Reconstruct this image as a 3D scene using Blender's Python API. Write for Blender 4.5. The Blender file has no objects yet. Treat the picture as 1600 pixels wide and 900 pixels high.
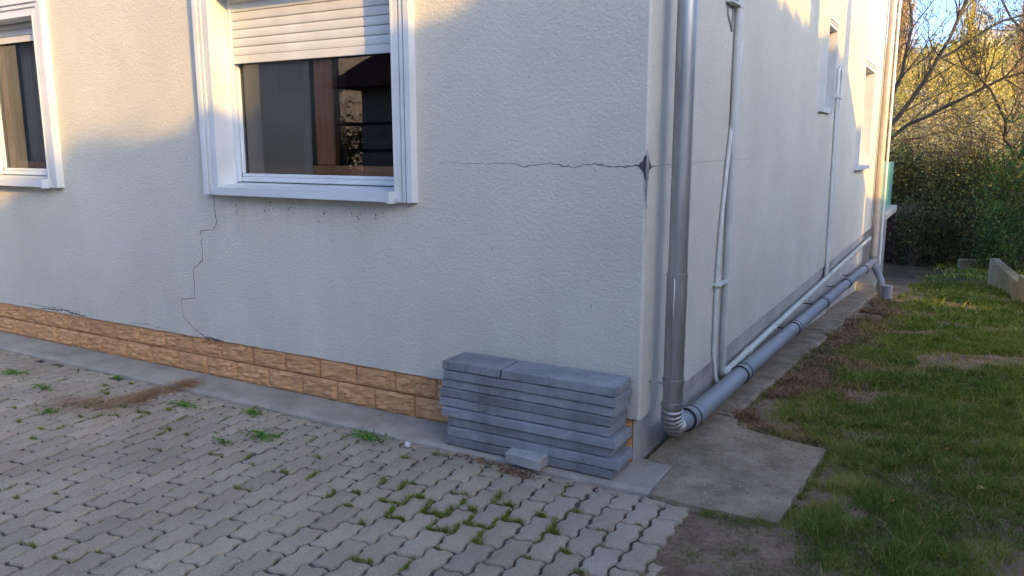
import bpy, math, random
import numpy as np
from mathutils import Vector, Matrix, noise as mn
R = math.radians
rnd = random.Random(7)
rng = np.random.default_rng(11)
S = bpy.context.scene
COL = S.collection

# ------------------------------------------------------------------ camera, sky, sun, exposure
cam_d = bpy.data.cameras.new('camera'); cam = bpy.data.objects.new('camera', cam_d); COL.objects.link(cam)
cam.location = (1.323, -3.533, 1.55)
cam.rotation_euler = (R(90 - 10.15), 0, R(29.74))
cam_d.sensor_width = 36; cam_d.lens = 27.72; cam_d.clip_start = .05; cam_d.clip_end = 3000
S.camera = cam
SUN_EL = 16.0; SUN_AZ = 116.57                      # azimuth clockwise from +Y
w = bpy.data.worlds.new('World'); S.world = w; w.use_nodes = True
nt = w.node_tree; bg = nt.nodes['Background']
sky = nt.nodes.new('ShaderNodeTexSky'); sky.sky_type = 'NISHITA'; sky.sun_disc = False
sky.sun_elevation = R(SUN_EL); sky.sun_rotation = R(SUN_AZ); sky.air_density = .45; sky.dust_density = 1.6; sky.ozone_density = 2.4
nt.links.new(sky.outputs[0], bg.inputs[0]); bg.inputs[1].default_value = .15
sd = bpy.data.lights.new('sun', 'SUN'); sd.energy = 1.42; sd.angle = R(.5); sd.color = (1.0, .57, .10)
so = bpy.data.objects.new('sun', sd); COL.objects.link(so)
sdir = Vector((math.sin(R(SUN_AZ)) * math.cos(R(SUN_EL)), math.cos(R(SUN_AZ)) * math.cos(R(SUN_EL)), math.sin(R(SUN_EL))))
so.rotation_euler = sdir.to_track_quat('Z', 'Y').to_euler(); so.location = (20, -10, 12)
S.view_settings.view_transform = 'Standard'; S.view_settings.look = 'None'
S.view_settings.exposure = 2.19; S.view_settings.gamma = 1; S.view_settings.use_curve_mapping = False

# ------------------------------------------------------------------ materials
def mk(name):
    m = bpy.data.materials.new(name); m.use_nodes = True
    return m, m.node_tree.nodes, m.node_tree.links, m.node_tree.nodes['Principled BSDF']
def tc(n, l, scale=(1, 1, 1)):
    t = n.new('ShaderNodeTexCoord'); mp = n.new('ShaderNodeMapping'); mp.inputs['Scale'].default_value = scale
    l.new(t.outputs['Object'], mp.inputs[0]); return mp.outputs[0]
def nz(n, l, v, scale, det=4, rough=.6):
    t = n.new('ShaderNodeTexNoise'); t.inputs['Scale'].default_value = scale; t.inputs['Detail'].default_value = det
    t.inputs['Roughness'].default_value = rough; l.new(v, t.inputs['Vector']); return t.outputs['Fac']
def ramp(n, l, f, stops):
    r = n.new('ShaderNodeValToRGB'); l.new(f, r.inputs[0]); e = r.color_ramp.elements
    while len(e) < len(stops): e.new(.5)
    for q, (p, c) in zip(e, stops): q.position = p; q.color = (*c, 1) if len(c) == 3 else c
    return r.outputs[0]
def mix(n, l, f, a, b, mode='MIX'):
    m = n.new('ShaderNodeMix'); m.data_type = 'RGBA'; m.blend_type = mode
    if isinstance(f, (int, float)): m.inputs[0].default_value = f
    else: l.new(f, m.inputs[0])
    for s, v in ((m.inputs[6], a), (m.inputs[7], b)):
        if isinstance(v, tuple): s.default_value = (*v, 1)
        else: l.new(v, s)
    return m.outputs[2]
def bump(n, l, h, p, strength=.5, dist=.01, prev=None):
    b = n.new('ShaderNodeBump'); b.inputs['Strength'].default_value = strength; b.inputs['Distance'].default_value = dist
    l.new(h, b.inputs['Height'])
    if prev is not None: l.new(prev, b.inputs['Normal'])
    l.new(b.outputs[0], p.inputs['Normal']); return b.outputs[0]
def simple(name, c1, c2=None, rough=.7, metal=0, scale=6, bscale=None, bdist=.002, stretch=(1, 1, 1), spec=.5, lo=.35, hi=.65):
    m, n, l, p = mk(name)
    p.inputs['Roughness'].default_value = rough; p.inputs['Metallic'].default_value = metal
    p.inputs['Specular IOR Level'].default_value = spec
    v = tc(n, l, stretch)
    if c2: l.new(ramp(n, l, nz(n, l, v, scale, 5), [(lo, c1), (hi, c2)]), p.inputs['Base Color'])
    else: p.inputs['Base Color'].default_value = (*c1, 1)
    if bscale: bump(n, l, nz(n, l, v, bscale, 4), p, .6, bdist)
    return m

def stucco():
    m, n, l, p = mk('stucco'); p.inputs['Roughness'].default_value = .92; p.inputs['Specular IOR Level'].default_value = .2
    v = tc(n, l)
    big = nz(n, l, v, 1.3, 5)
    base = ramp(n, l, big, [(.28, (.545, .53, .455)), (.72, (.63, .615, .53))])
    vo = n.new('ShaderNodeTexVoronoi'); vo.inputs['Scale'].default_value = 42; l.new(v, vo.inputs['Vector'])
    pm = ramp(n, l, vo.outputs['Distance'], [(.03, (1, 1, 1)), (.12, (0, 0, 0))])
    sel = ramp(n, l, nz(n, l, v, 11, 3), [(.52, (0, 0, 0)), (.66, (1, 1, 1))])
    mm = n.new('ShaderNodeMath'); mm.operation = 'MULTIPLY'; l.new(pm, mm.inputs[0]); l.new(sel, mm.inputs[1])
    m2 = n.new('ShaderNodeMath'); m2.operation = 'MULTIPLY'; l.new(mm.outputs[0], m2.inputs[0]); m2.inputs[1].default_value = .75
    c = mix(n, l, m2.outputs[0], base, (.25, .23, .2))
    # rain-washed grime near the foot of the wall
    sx = n.new('ShaderNodeSeparateXYZ'); l.new(v, sx.inputs[0])
    g = n.new('ShaderNodeMapRange'); l.new(sx.outputs[2], g.inputs[0])
    g.inputs[1].default_value = .95; g.inputs[2].default_value = .24; g.inputs[3].default_value = 0; g.inputs[4].default_value = .22
    g2 = n.new('ShaderNodeMath'); g2.operation = 'MULTIPLY'; l.new(g.outputs[0], g2.inputs[0])
    l.new(ramp(n, l, nz(n, l, tc(n, l, (5, 5, .8)), 1.2, 5), [(.35, (0, 0, 0)), (.7, (1, 1, 1))]), g2.inputs[1])
    c = mix(n, l, g2.outputs[0], c, (.36, .33, .28))
    def rng_(out, a, b, c_, d):
        q = n.new('ShaderNodeMapRange'); l.new(sx.outputs[out], q.inputs[0]); q.inputs[1].default_value = a; q.inputs[2].default_value = b; q.inputs[3].default_value = c_; q.inputs[4].default_value = d; return q.outputs[0]
    def mul(a, b):
        q = n.new('ShaderNodeMath'); q.operation = 'MULTIPLY'; l.new(a, q.inputs[0]); l.new(b, q.inputs[1]); return q.outputs[0]
    dm = mul(mul(rng_(2, .85, 1.26, 0, .32), rng_(2, 1.275, 1.26, 0, 1)), mul(rng_(0, -2.98, -2.88, 0, 1), rng_(0, -1.42, -1.30, 1, 0))); st = ramp(n, l, nz(n, l, tc(n, l, (14, 14, .7)), 1.0, 4, .6), [(.45, (0, 0, 0)), (.7, (1, 1, 1))])
    c = mix(n, l, mul(dm, st), c, (.36, .33, .27))
    l.new(c, p.inputs['Base Color'])
    h1 = nz(n, l, tc(n, l, (1, 1, 1.25)), 56, 4, .6); h2 = nz(n, l, v, 190, 2)
    a = n.new('ShaderNodeMath'); a.operation = 'MULTIPLY_ADD'; l.new(h2, a.inputs[0]); a.inputs[1].default_value = .35; l.new(h1, a.inputs[2])
    b = n.new('ShaderNodeMath'); b.operation = 'SUBTRACT'; l.new(a.outputs[0], b.inputs[0]); l.new(mm.outputs[0], b.inputs[1])
    pr = bump(n, l, nz(n, l, v, 5, 3), p, .5, .008)
    bump(n, l, b.outputs[0], p, .8, .0075, pr)
    return m
M = {}
M['stucco'] = stucco()
M['white'] = simple('white_plastic', (.62, .67, .70), (.56, .60, .62), .38, scale=3, bscale=20, bdist=.0006)
M['trimw'] = simple('white_trim', (.65, .675, .68), (.56, .58, .57), .5, scale=4, bscale=60, bdist=.0006)
M['slat'] = simple('shutter_slats', (.62, .63, .61), (.55, .56, .535), .45, scale=5)
M['dark'] = simple('crack_dark', (.05, .045, .04), (.12, .11, .10), .95, scale=80)
M['brown'] = simple('brown_wood', (.50, .23, .11), (.62, .33, .18), .4, scale=6, stretch=(6, 6, .6))
M['curtain'] = simple('curtain_cloth', (.50, .42, .32), (.38, .31, .22), .9, scale=8, stretch=(10, 10, .3))
M['curtain_gray'] = simple('screen_cloth', (.20, .19, .165), (.15, .14, .12), .9, scale=4)
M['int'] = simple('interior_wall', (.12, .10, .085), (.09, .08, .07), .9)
M['galv'] = simple('galvanised_steel', (.33, .345, .335), (.50, .51, .49), .42, .85, 5, 30, .0008, (3, 3, .5))
M['pvc'] = simple('grey_pvc', (.175, .19, .215), (.25, .27, .30), .42, 0, 4, 25, .001, (1, .4, 1))
M['rubber'] = simple('black_rubber', (.02, .02, .025), None, .6)
M['wpipe'] = simple('white_pipe_paint', (.60, .63, .63), (.50, .52, .50), .5, 0, 7, 40, .0006)
M['ypipe'] = simple('aged_white_pipe', (.58, .60, .55), (.44, .45, .38), .55, 0, 7, 40, .0006, (1, .4, 1))
M['bpipe'] = simple('beige_pipe', (.50, .43, .36), (.40, .34, .28), .45, .2, 4)
M['teal'] = simple('teal_panel', (.10, .33, .30), (.16, .42, .38), .35, 0, 12)
M['bark'] = simple('bark', (.07, .052, .035), (.13, .10, .065), .9, scale=8, bscale=30, bdist=.01, stretch=(3, 3, .6))
M['darkbark'] = simple('dark_bark', (.035, .027, .02), (.075, .058, .04), .9, scale=8, bscale=30, bdist=.01)
M['redwood'] = simple('red_boards', (.055, .013, .011), (.035, .010, .009), .8, scale=4, stretch=(5, 5, .5))
M['fencewood'] = simple('grey_boards', (.035, .033, .03), (.06, .055, .05), .85, scale=5, stretch=(5, 5, .5))
M['rooftile'] = simple('roof_tiles', (.20, .075, .045), (.13, .05, .032), .8, scale=3, bscale=12, bdist=.02)
M['plaster'] = simple('pale_plaster', (.55, .52, .46), (.45, .42, .37), .9, scale=1)
M['bwall'] = simple('brown_render', (.60, .54, .47), (.42, .37, .32), .9)
M['farroof'] = simple('far_roof', (.34, .31, .29), None, .8)
M['glassdark'] = simple('dark_window', (.04, .05, .06), None, .15)
M['steel_hoop'] = simple('corner_bead_metal', (.35, .36, .37), None, .4, .8)

def tiles_mat():
    m, n, l, p = mk('split_stone_tile'); p.inputs['Roughness'].default_value = .8
    v = tc(n, l, (1, 1, 2.6))
    a = nz(n, l, tc(n, l, (1, 1, 3.6)), 15, 7, .72); b = nz(n, l, tc(n, l), 2.2, 3)
    c = ramp(n, l, a, [(.31, (.22, .10, .045)), (.40, (.50, .27, .115)), (.54, (.68, .37, .17)), (.7, (.78, .50, .26))])
    c = mix(n, l, ramp(n, l, b, [(.48, (0, 0, 0)), (.66, (.6, .6, .6))]), c, (.50, .27, .13))
    l.new(c, p.inputs['Base Color'])
    bump(n, l, nz(n, l, tc(n, l, (1, 1, 3.2)), 26, 5, .7), p, 1.0, .012)
    return m
M['tile'] = tiles_mat()
M['grout'] = simple('brown_grout', (.19, .075, .04), (.13, .05, .028), .9, scale=20)
def concrete(name, c1, c2, c3, pebble=.5, bd=.003, sc=2.3):
    m, n, l, p = mk(name); p.inputs['Roughness'].default_value = .93; p.inputs['Specular IOR Level'].default_value = .25
    v = tc(n, l)
    c = ramp(n, l, nz(n, l, v, sc, 8, .72), [(.28, c1), (.5, c2), (.72, c3)])
    vo = n.new('ShaderNodeTexVoronoi'); vo.inputs['Scale'].default_value = 60; l.new(v, vo.inputs['Vector'])
    sp = ramp(n, l, vo.outputs['Distance'], [(.05, (pebble,) * 3), (.2, (0, 0, 0))])
    hs = n.new('ShaderNodeSeparateColor'); l.new(vo.outputs['Color'], hs.inputs[0])
    pick = ramp(n, l, hs.outputs[0], [(.80, (0, 0, 0)), (.85, (1, 1, 1))])
    mm = n.new('ShaderNodeMath'); mm.operation = 'MULTIPLY'; l.new(sp, mm.inputs[0]); l.new(pick, mm.inputs[1])
    c = mix(n, l, mm.outputs[0], c, tuple(min(1, x * 2.0) for x in c3))
    pick2 = ramp(n, l, hs.outputs[1], [(.84, (0, 0, 0)), (.9, (1, 1, 1))])
    mm2 = n.new('ShaderNodeMath'); mm2.operation = 'MULTIPLY'; l.new(sp, mm2.inputs[0]); l.new(pick2, mm2.inputs[1])
    c = mix(n, l, mm2.outputs[0], c, tuple(x * .35 for x in c1))
    oi = n.new('ShaderNodeObjectInfo'); c = mix(n, l, 1.0, c, ramp(n, l, oi.outputs['Random'], [(0, (.80, .80, .80)), (1, (1.15, 1.15, 1.15))]) if name == 'edging_concrete' else (1, 1, 1), 'MULTIPLY')
    l.new(c, p.inputs['Base Color'])
    bump(n, l, nz(n, l, v, 110, 4, .7), p, .7, bd)
    return m
M['conc'] = concrete('concrete', (.235, .215, .175), (.34, .31, .255), (.44, .405, .34), .5, .003, 3.5)
M['pad'] = concrete('concrete_pad', (.12, .095, .06), (.275, .22, .15), (.42, .345, .25), .95, .008, 4.5)
M['plinth'] = concrete('plinth_render', (.27, .265, .25), (.42, .415, .395), (.50, .49, .465), .2)
M['plinthb'] = concrete('plinth_grey', (.23, .22, .21), (.37, .36, .35), (.47, .455, .44), .2)
M['board'] = concrete('edging_concrete', (.15, .155, .165), (.225, .235, .25), (.30, .315, .33), .5, .005, 6)
M['blockg'] = concrete('grey_paver_block', (.28, .275, .265), (.36, .355, .345), (.43, .42, .41), .5, .004, 9)
M['gwall'] = concrete('mossy_concrete', (.16, .19, .09), (.28, .25, .16), (.42, .36, .26), .2)

def paver_mat():
    m, n, l, p = mk('paver'); p.inputs['Roughness'].default_value = .93; p.inputs['Specular IOR Level'].default_value = .25
    v = tc(n, l)
    at = n.new('ShaderNodeAttribute'); at.attribute_name = 'tone'
    c = ramp(n, l, nz(n, l, v, 1.1, 5), [(.3, (.315, .27, .205)), (.55, (.42, .36, .275)), (.75, (.48, .415, .32))])
    # brownish soil dusting toward the left
    c = mix(n, l, ramp(n, l, nz(n, l, v, .8, 6, .7), [(.5, (0, 0, 0)), (.72, (.55, .55, .55))]), c, (.33, .235, .165))
    c = mix(n, l, 1.0, c, at.outputs['Color'], 'MULTIPLY')
    fine = nz(n, l, v, 160, 3, .7)
    c = mix(n, l, .55, c, ramp(n, l, fine, [(.3, (.32, .32, .32)), (.5, (.8, .8, .8)), (.72, (1.3, 1.3, 1.3))]), 'MULTIPLY')
    vo = n.new('ShaderNodeTexVoronoi'); vo.inputs['Scale'].default_value = 75; l.new(v, vo.inputs['Vector'])
    hs = n.new('ShaderNodeSeparateColor'); l.new(vo.outputs['Color'], hs.inputs[0])
    mm = n.new('ShaderNodeMath'); mm.operation = 'MULTIPLY'
    l.new(ramp(n, l, vo.outputs['Distance'], [(.08, (.8,) * 3), (.22, (0, 0, 0))]), mm.inputs[0]); l.new(ramp(n, l, hs.outputs[0], [(.9, (0, 0, 0)), (.93, (1, 1, 1))]), mm.inputs[1])
    c = mix(n, l, mm.outputs[0], c, (.5, .49, .47))
    l.new(c, p.inputs['Base Color']); bump(n, l, fine, p, .7, .0025)
    return m
M['paver'] = paver_mat()
M['jsoil'] = simple('joint_dirt', (.05, .042, .034), (.11, .09, .065), 1, 0, 14, 60, .004)
def soil_mat():
    m, n, l, p = mk('terrain'); p.inputs['Roughness'].default_value = 1; p.inputs['Specular IOR Level'].default_value = .1
    t = n.new('ShaderNodeTexCoord'); v = t.outputs['Object']
    near = ramp(n, l, nz(n, l, v, 3.5, 8, .7), [(.3, (.12, .085, .055)), (.5, (.31, .225, .155)), (.7, (.50, .38, .27))])
    far = ramp(n, l, nz(n, l, v, .05, 8, .7), [(.35, (.15, .16, .05)), (.5, (.30, .26, .12)), (.65, (.40, .34, .18))])
    sx = n.new('ShaderNodeSeparateXYZ'); l.new(v, sx.inputs[0])
    g = n.new('ShaderNodeMapRange'); l.new(sx.outputs[1], g.inputs[0]); g.inputs[1].default_value = 22; g.inputs[2].default_value = 40
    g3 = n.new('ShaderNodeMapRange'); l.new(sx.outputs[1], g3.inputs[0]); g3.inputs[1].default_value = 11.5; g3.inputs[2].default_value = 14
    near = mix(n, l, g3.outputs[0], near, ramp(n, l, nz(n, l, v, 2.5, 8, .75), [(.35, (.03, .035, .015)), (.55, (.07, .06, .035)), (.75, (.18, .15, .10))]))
    c = mix(n, l, g.outputs[0], near, far)
    c = mix(n, l, .8, c, ramp(n, l, nz(n, l, v, 38, 7, .8), [(.3, (.35, .33, .3)), (.5, (.95, .95, .95)), (.7, (1.35, 1.33, 1.3))]), 'MULTIPLY')
    l.new(c, p.inputs['Base Color']); bump(n, l, nz(n, l, v, 28, 8, .75), p, 1.0, .035)
    return m
M['soil'] = soil_mat()
def leafmat(name, cols, trans=.25, rough=.6):
    """foliage: per-leaf random pick from cols, some translucency"""
    m, n, l, p = mk(name); p.inputs['Roughness'].default_value = rough; p.inputs['Specular IOR Level'].default_value = .25
    at = n.new('ShaderNodeAttribute'); at.attribute_name = 'tone'; sp = n.new('ShaderNodeSeparateColor'); l.new(at.outputs['Color'], sp.inputs[0])
    c = ramp(n, l, sp.outputs[0], [(i / (len(cols) - 1), q) for i, q in enumerate(cols)])
    l.new(c, p.inputs['Base Color'])
    tr = n.new('ShaderNodeBsdfTranslucent'); l.new(c, tr.inputs[0]); mx = n.new('ShaderNodeMixShader'); mx.inputs[0].default_value = trans
    l.new(p.outputs[0], mx.inputs[1]); l.new(tr.outputs[0], mx.inputs[2]); l.new(mx.outputs[0], n['Material Output'].inputs[0])
    return m
M['grass'] = leafmat('grass_blades', [(.055, .11, .012), (.11, .18, .02), (.19, .25, .03), (.31, .29, .05), (.50, .39, .17)], .2)
M['drygrass'] = leafmat('dry_grass_blades', [(.12, .055, .028), (.20, .095, .05), (.28, .165, .085), (.38, .27, .15), (.09, .11, .03)], .15)
M['straw'] = leafmat('straw_stalks', [(.20, .09, .05), (.34, .19, .10), (.50, .36, .20), (.62, .50, .32)], .15)
M['grit'] = leafmat('grit_stones', [(.08, .06, .045), (.3, .25, .2), (.5, .46, .4), (.7, .67, .6)], 0)
M['weed'] = leafmat('weed_leaves', [(.07, .17, .02), (.11, .25, .04), (.17, .30, .06)], .25)
M['olive'] = leafmat('olive_leaves', [(.13, .13, .035), (.23, .22, .06), (.36, .33, .09), (.42, .34, .13)], .3)
M['gold'] = leafmat('golden_willow_leaves', [(.36, .27, .05), (.58, .45, .07), (.74, .60, .09), (.66, .40, .12)], .35)
M['yellow'] = leafmat('bright_yellow_leaves', [(.30, .28, .03), (.5, .42, .04), (.60, .46, .05)], .3)
M['rust'] = leafmat('rust_leaves', [(.36, .22, .09), (.52, .33, .14), (.60, .42, .22)], .3)
M['evergreen'] = leafmat('evergreen_leaves', [(.025, .06, .015), (.045, .10, .022), (.08, .15, .03), (.14, .19, .03)], .2)
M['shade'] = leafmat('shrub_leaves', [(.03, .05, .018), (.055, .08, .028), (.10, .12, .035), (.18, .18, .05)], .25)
M['brush'] = leafmat('brushwood', [(.26, .22, .12), (.38, .32, .18), (.48, .41, .25), (.32, .33, .10)], .15)
M['deadleaf'] = leafmat('dead_leaves', [(.35, .14, .06), (.42, .22, .10), (.50, .38, .16)], .1)
def glass_mat():
    m, n, l, p = mk('window_glass')
    gl = n.new('ShaderNodeBsdfGlossy'); gl.inputs['Roughness'].default_value = .012; gl.inputs['Color'].default_value = (.92, .95, 1, 1)
    tr = n.new('ShaderNodeBsdfTransparent'); tr.inputs['Color'].default_value = (.90, .91, .90, 1)
    fr = n.new('ShaderNodeFresnel'); fr.inputs[0].default_value = 1.6
    bp = n.new('ShaderNodeBump'); bp.inputs['Strength'].default_value = .04; bp.inputs['Distance'].default_value = .01
    l.new(nz(n, l, tc(n, l), 2.5, 2), bp.inputs['Height']); l.new(bp.outputs[0], gl.inputs['Normal'])
    mx = n.new('ShaderNodeMixShader'); l.new(fr.outputs[0], mx.inputs[0]); l.new(tr.outputs[0], mx.inputs[1]); l.new(gl.outputs[0], mx.inputs[2])
    l.new(mx.outputs[0], n['Material Output'].inputs[0]); return m
M['glass'] = glass_mat()
def screen_mat():
    m, n, l, p = mk('insect_screen'); p.inputs['Base Color'].default_value = (.72, .62, .48, 1); p.inputs['Roughness'].default_value = .9
    tr = n.new('ShaderNodeBsdfTransparent'); mx = n.new('ShaderNodeMixShader'); mx.inputs[0].default_value = .55
    l.new(tr.outputs[0], mx.inputs[1]); l.new(p.outputs[0], mx.inputs[2]); l.new(mx.outputs[0], n['Material Output'].inputs[0]); return m
M['screen'] = screen_mat()

# ------------------------------------------------------------------ mesh helpers
class MB:
    def __init__(s, mat4=None): s.v = []; s.f = []; s.t = mat4
    def add(s, vs, fs):
        b = len(s.v); s.v += [tuple(p) for p in vs]; s.f += [tuple(b + i for i in q) for q in fs]
    def box(s, x0, x1, y0, y1, z0, z1, bev=0):
        if bev <= 0:
            s.add([(x0, y0, z0), (x1, y0, z0), (x1, y1, z0), (x0, y1, z0), (x0, y0, z1), (x1, y0, z1), (x1, y1, z1), (x0, y1, z1)],
                  [(3, 2, 1, 0), (4, 5, 6, 7), (0, 1, 5, 4), (1, 2, 6, 5), (2, 3, 7, 6), (3, 0, 4, 7)]); return
        b = bev; vs = []
        for z, i in ((z0, b), (z0 + b, 0), (z1 - b, 0), (z1, b)):
            if i: r = [(x0 + b, y0 + b), (x1 - b, y0 + b), (x1 - b, y0 + b), (x1 - b, y1 - b), (x1 - b, y1 - b), (x0 + b, y1 - b), (x0 + b, y1 - b), (x0 + b, y0 + b)]
            else: r = [(x0 + b, y0), (x1 - b, y0), (x1, y0 + b), (x1, y1 - b), (x1 - b, y1), (x0 + b, y1), (x0, y1 - b), (x0, y0 + b)]
            vs += [(p[0], p[1], z) for p in r]
        fs = [tuple(range(7, -1, -1)), tuple(range(24, 32))]
        for k in range(3):
            for i in range(8): j = (i + 1) % 8; fs.append((k * 8 + i, k * 8 + j, k * 8 + 8 + j, k * 8 + 8 + i))
        s.add(vs, fs)
    def tube(s, pts, rad, n=12, cap=True):
        pts = [Vector(p) for p in pts]; m = len(pts)
        if not hasattr(rad, '__len__'): rad = [rad] * m
        up = None; vs = []; fs = []
        for i, p in enumerate(pts):
            t = (pts[min(i + 1, m - 1)] - pts[max(i - 1, 0)]).normalized()
            if up is None: up = t.orthogonal().normalized()
            up = (up - t * up.dot(t)); up = up.normalized() if up.length > 1e-6 else t.orthogonal().normalized()
            sd_ = t.cross(up)
            for k in range(n):
                a = 2 * math.pi * k / n; q = p + (up * math.cos(a) + sd_ * math.sin(a)) * rad[i]; vs.append(tuple(q))
        for i in range(m - 1):
            for k in range(n):
                j = (k + 1) % n; fs.append((i * n + k, i * n + j, (i + 1) * n + j, (i + 1) * n + k))
        if cap: fs.append(tuple(range(n - 1, -1, -1))); fs.append(tuple(range((m - 1) * n, m * n)))
        s.add(vs, fs)
    def prism(s, poly, z0, z1):
        n = len(poly); g = (lambda q, z: z(q[0], q[1]) if callable(z) else z)
        vs = [(q[0], q[1], g(q, z0)) for q in poly] + [(q[0], q[1], g(q, z1)) for q in poly]
        s.add(vs, [tuple(range(n - 1, -1, -1)), tuple(range(n, 2 * n))] + [(i, (i + 1) % n, n + (i + 1) % n, n + i) for i in range(n)])
    def build(s, name, mat, parent=None, smooth=False, loc=None):
        vs = s.v if s.t is None else [tuple(s.t @ Vector(p)) for p in s.v]
        me = bpy.data.meshes.new(name); me.from_pydata(vs, [], s.f); me.update()
        me.materials.append(M[mat]); o = bpy.data.objects.new(name, me); COL.objects.link(o)
        if smooth:
            me.polygons.foreach_set('use_smooth', [True] * len(me.polygons))
            try: me.set_sharp_from_angle(angle=R(40))
            except Exception: pass
        if parent: o.parent = parent
        if loc: o.location = loc
        return o
def tag(o, label=None, cat=None, group=None, kind=None):
    for k, v in (('label', label), ('category', cat), ('group', group), ('kind', kind)):
        if v: o[k] = v
    return o
def thing(name, label, cat, loc=(0, 0, 0), group=None, rz=0):
    o = bpy.data.objects.new(name, None); COL.objects.link(o); o.location = loc; o.rotation_euler.z = rz
    o.empty_display_size = .2; return tag(o, label, cat, group)
def npmesh(name, V, F, mat, tone=None, parent=None, loc=None):
    """V (N,3), F (M,k) ints, tone (M,) per-face 0..1"""
    me = bpy.data.meshes.new(name); k = F.shape[1]; n = len(F)
    me.vertices.add(len(V)); me.vertices.foreach_set('co', V.astype(np.float32).ravel())
    me.loops.add(n * k); me.loops.foreach_set('vertex_index', F.astype(np.int32).ravel())
    me.polygons.add(n); me.polygons.foreach_set('loop_start', np.arange(0, n * k, k, dtype=np.int32))
    me.update(calc_edges=True)
    if tone is not None:
        a = me.color_attributes.new('tone', 'FLOAT_COLOR', 'CORNER')
        if tone.ndim == 1: tone = np.repeat(tone[:, None], 3, 1)
        c = np.ones((n * k, 4), np.float32); c[:, :3] = np.repeat(tone, k, 0); a.data.foreach_set('color', c.ravel())
    me.materials.append(M[mat]); o = bpy.data.objects.new(name, me); COL.objects.link(o)
    if parent: o.parent = parent
    if loc: o.location = loc
    return o
def leaves(P, size, squash=.55, flat=0.0, r=rng):
    """rhombus leaves at points P"""
    n = len(P); a = r.normal(size=(n, 3)); a[:, 2] *= (1 - flat); a /= np.linalg.norm(a, axis=1)[:, None]
    b = r.normal(size=(n, 3)); b -= a * (a * b).sum(1)[:, None]; b /= np.linalg.norm(b, axis=1)[:, None]
    s = (size * r.uniform(.6, 1.4, n))[:, None]
    V = np.stack([P - a * s, P + b * s * squash, P + a * s, P - b * s * squash], 1).reshape(-1, 3)
    return V, np.arange(4 * n).reshape(n, 4)
def smoothstep(a, b, x): t = np.clip((x - a) / (b - a), 0, 1); return t * t * (3 - 2 * t)
def vnoise(x, y, s, seed=0):
    x = x * s + seed * 17.3; y = y * s + seed * 9.1
    xi = np.floor(x); yi = np.floor(y); fx = x - xi; fy = y - yi
    h = lambda i, j: np.mod(np.sin(i * 127.1 + j * 311.7 + seed) * 43758.5453, 1.0)
    u = fx * fx * (3 - 2 * fx); v = fy * fy * (3 - 2 * fy)
    return (h(xi, yi) * (1 - u) + h(xi + 1, yi) * u) * (1 - v) + (h(xi, yi + 1) * (1 - u) + h(xi + 1, yi + 1) * u) * v
def fbm(x, y, s, seed=0): return (vnoise(x, y, s, seed) + .5 * vnoise(x, y, s * 2.1, seed + 1) + .25 * vnoise(x, y, s * 4.3, seed + 2)) / 1.75

# ------------------------------------------------------------------ terrain
def slope(y): return -.075 * np.clip(y - .8, 0, 17.5)
def TZ(x, y):
    x = np.asarray(x, float); y = np.asarray(y, float)
    z = slope(y) - .035
    z = z + .022 * (fbm(x, y, 1.6, 3) - .5) * smoothstep(.42, .9, x)
    z = z + .035 * smoothstep(.85, 1.3, x) * smoothstep(-1.2, 0, y)
    z = z + .012 * smoothstep(.40, .5, x) * smoothstep(1.0, .7, x) * (y < -.3)
    z = np.where((x < .30) & (y < -.25), -.06, z)
    hill = 30 * smoothstep(45, 300, y) + 6 * (fbm(x, y, .02, 5) - .5) * smoothstep(60, 150, y)
    z = z + hill * (1 + .0012 * np.clip(x, -100, 100))
    return z
xs = np.unique(np.concatenate([np.linspace(-900, -40, 30), np.linspace(-40, -6, 18), np.arange(-6, 6, .12), np.linspace(6, 40, 24), np.linspace(40, 900, 30)]))
ys = np.unique(np.concatenate([np.linspace(-600, -20, 14), np.linspace(-20, -4, 8), np.arange(-4, 14, .12), np.linspace(14, 60, 40), np.linspace(60, 420, 60), np.linspace(420, 1500, 10)]))
X, Y = np.meshgrid(xs, ys); V = np.stack([X, Y, TZ(X, Y)], -1).reshape(-1, 3)
i = np.arange(len(ys) - 1)[:, None] * len(xs) + np.arange(len(xs) - 1)[None]
F = np.stack([i, i + 1, i + 1 + len(xs), i + len(xs)], -1).reshape(-1, 4)
g = npmesh('ground', V, F, 'soil'); tag(g, kind='structure'); g.data.polygons.foreach_set('use_smooth', [True] * len(g.data.polygons))

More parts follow.
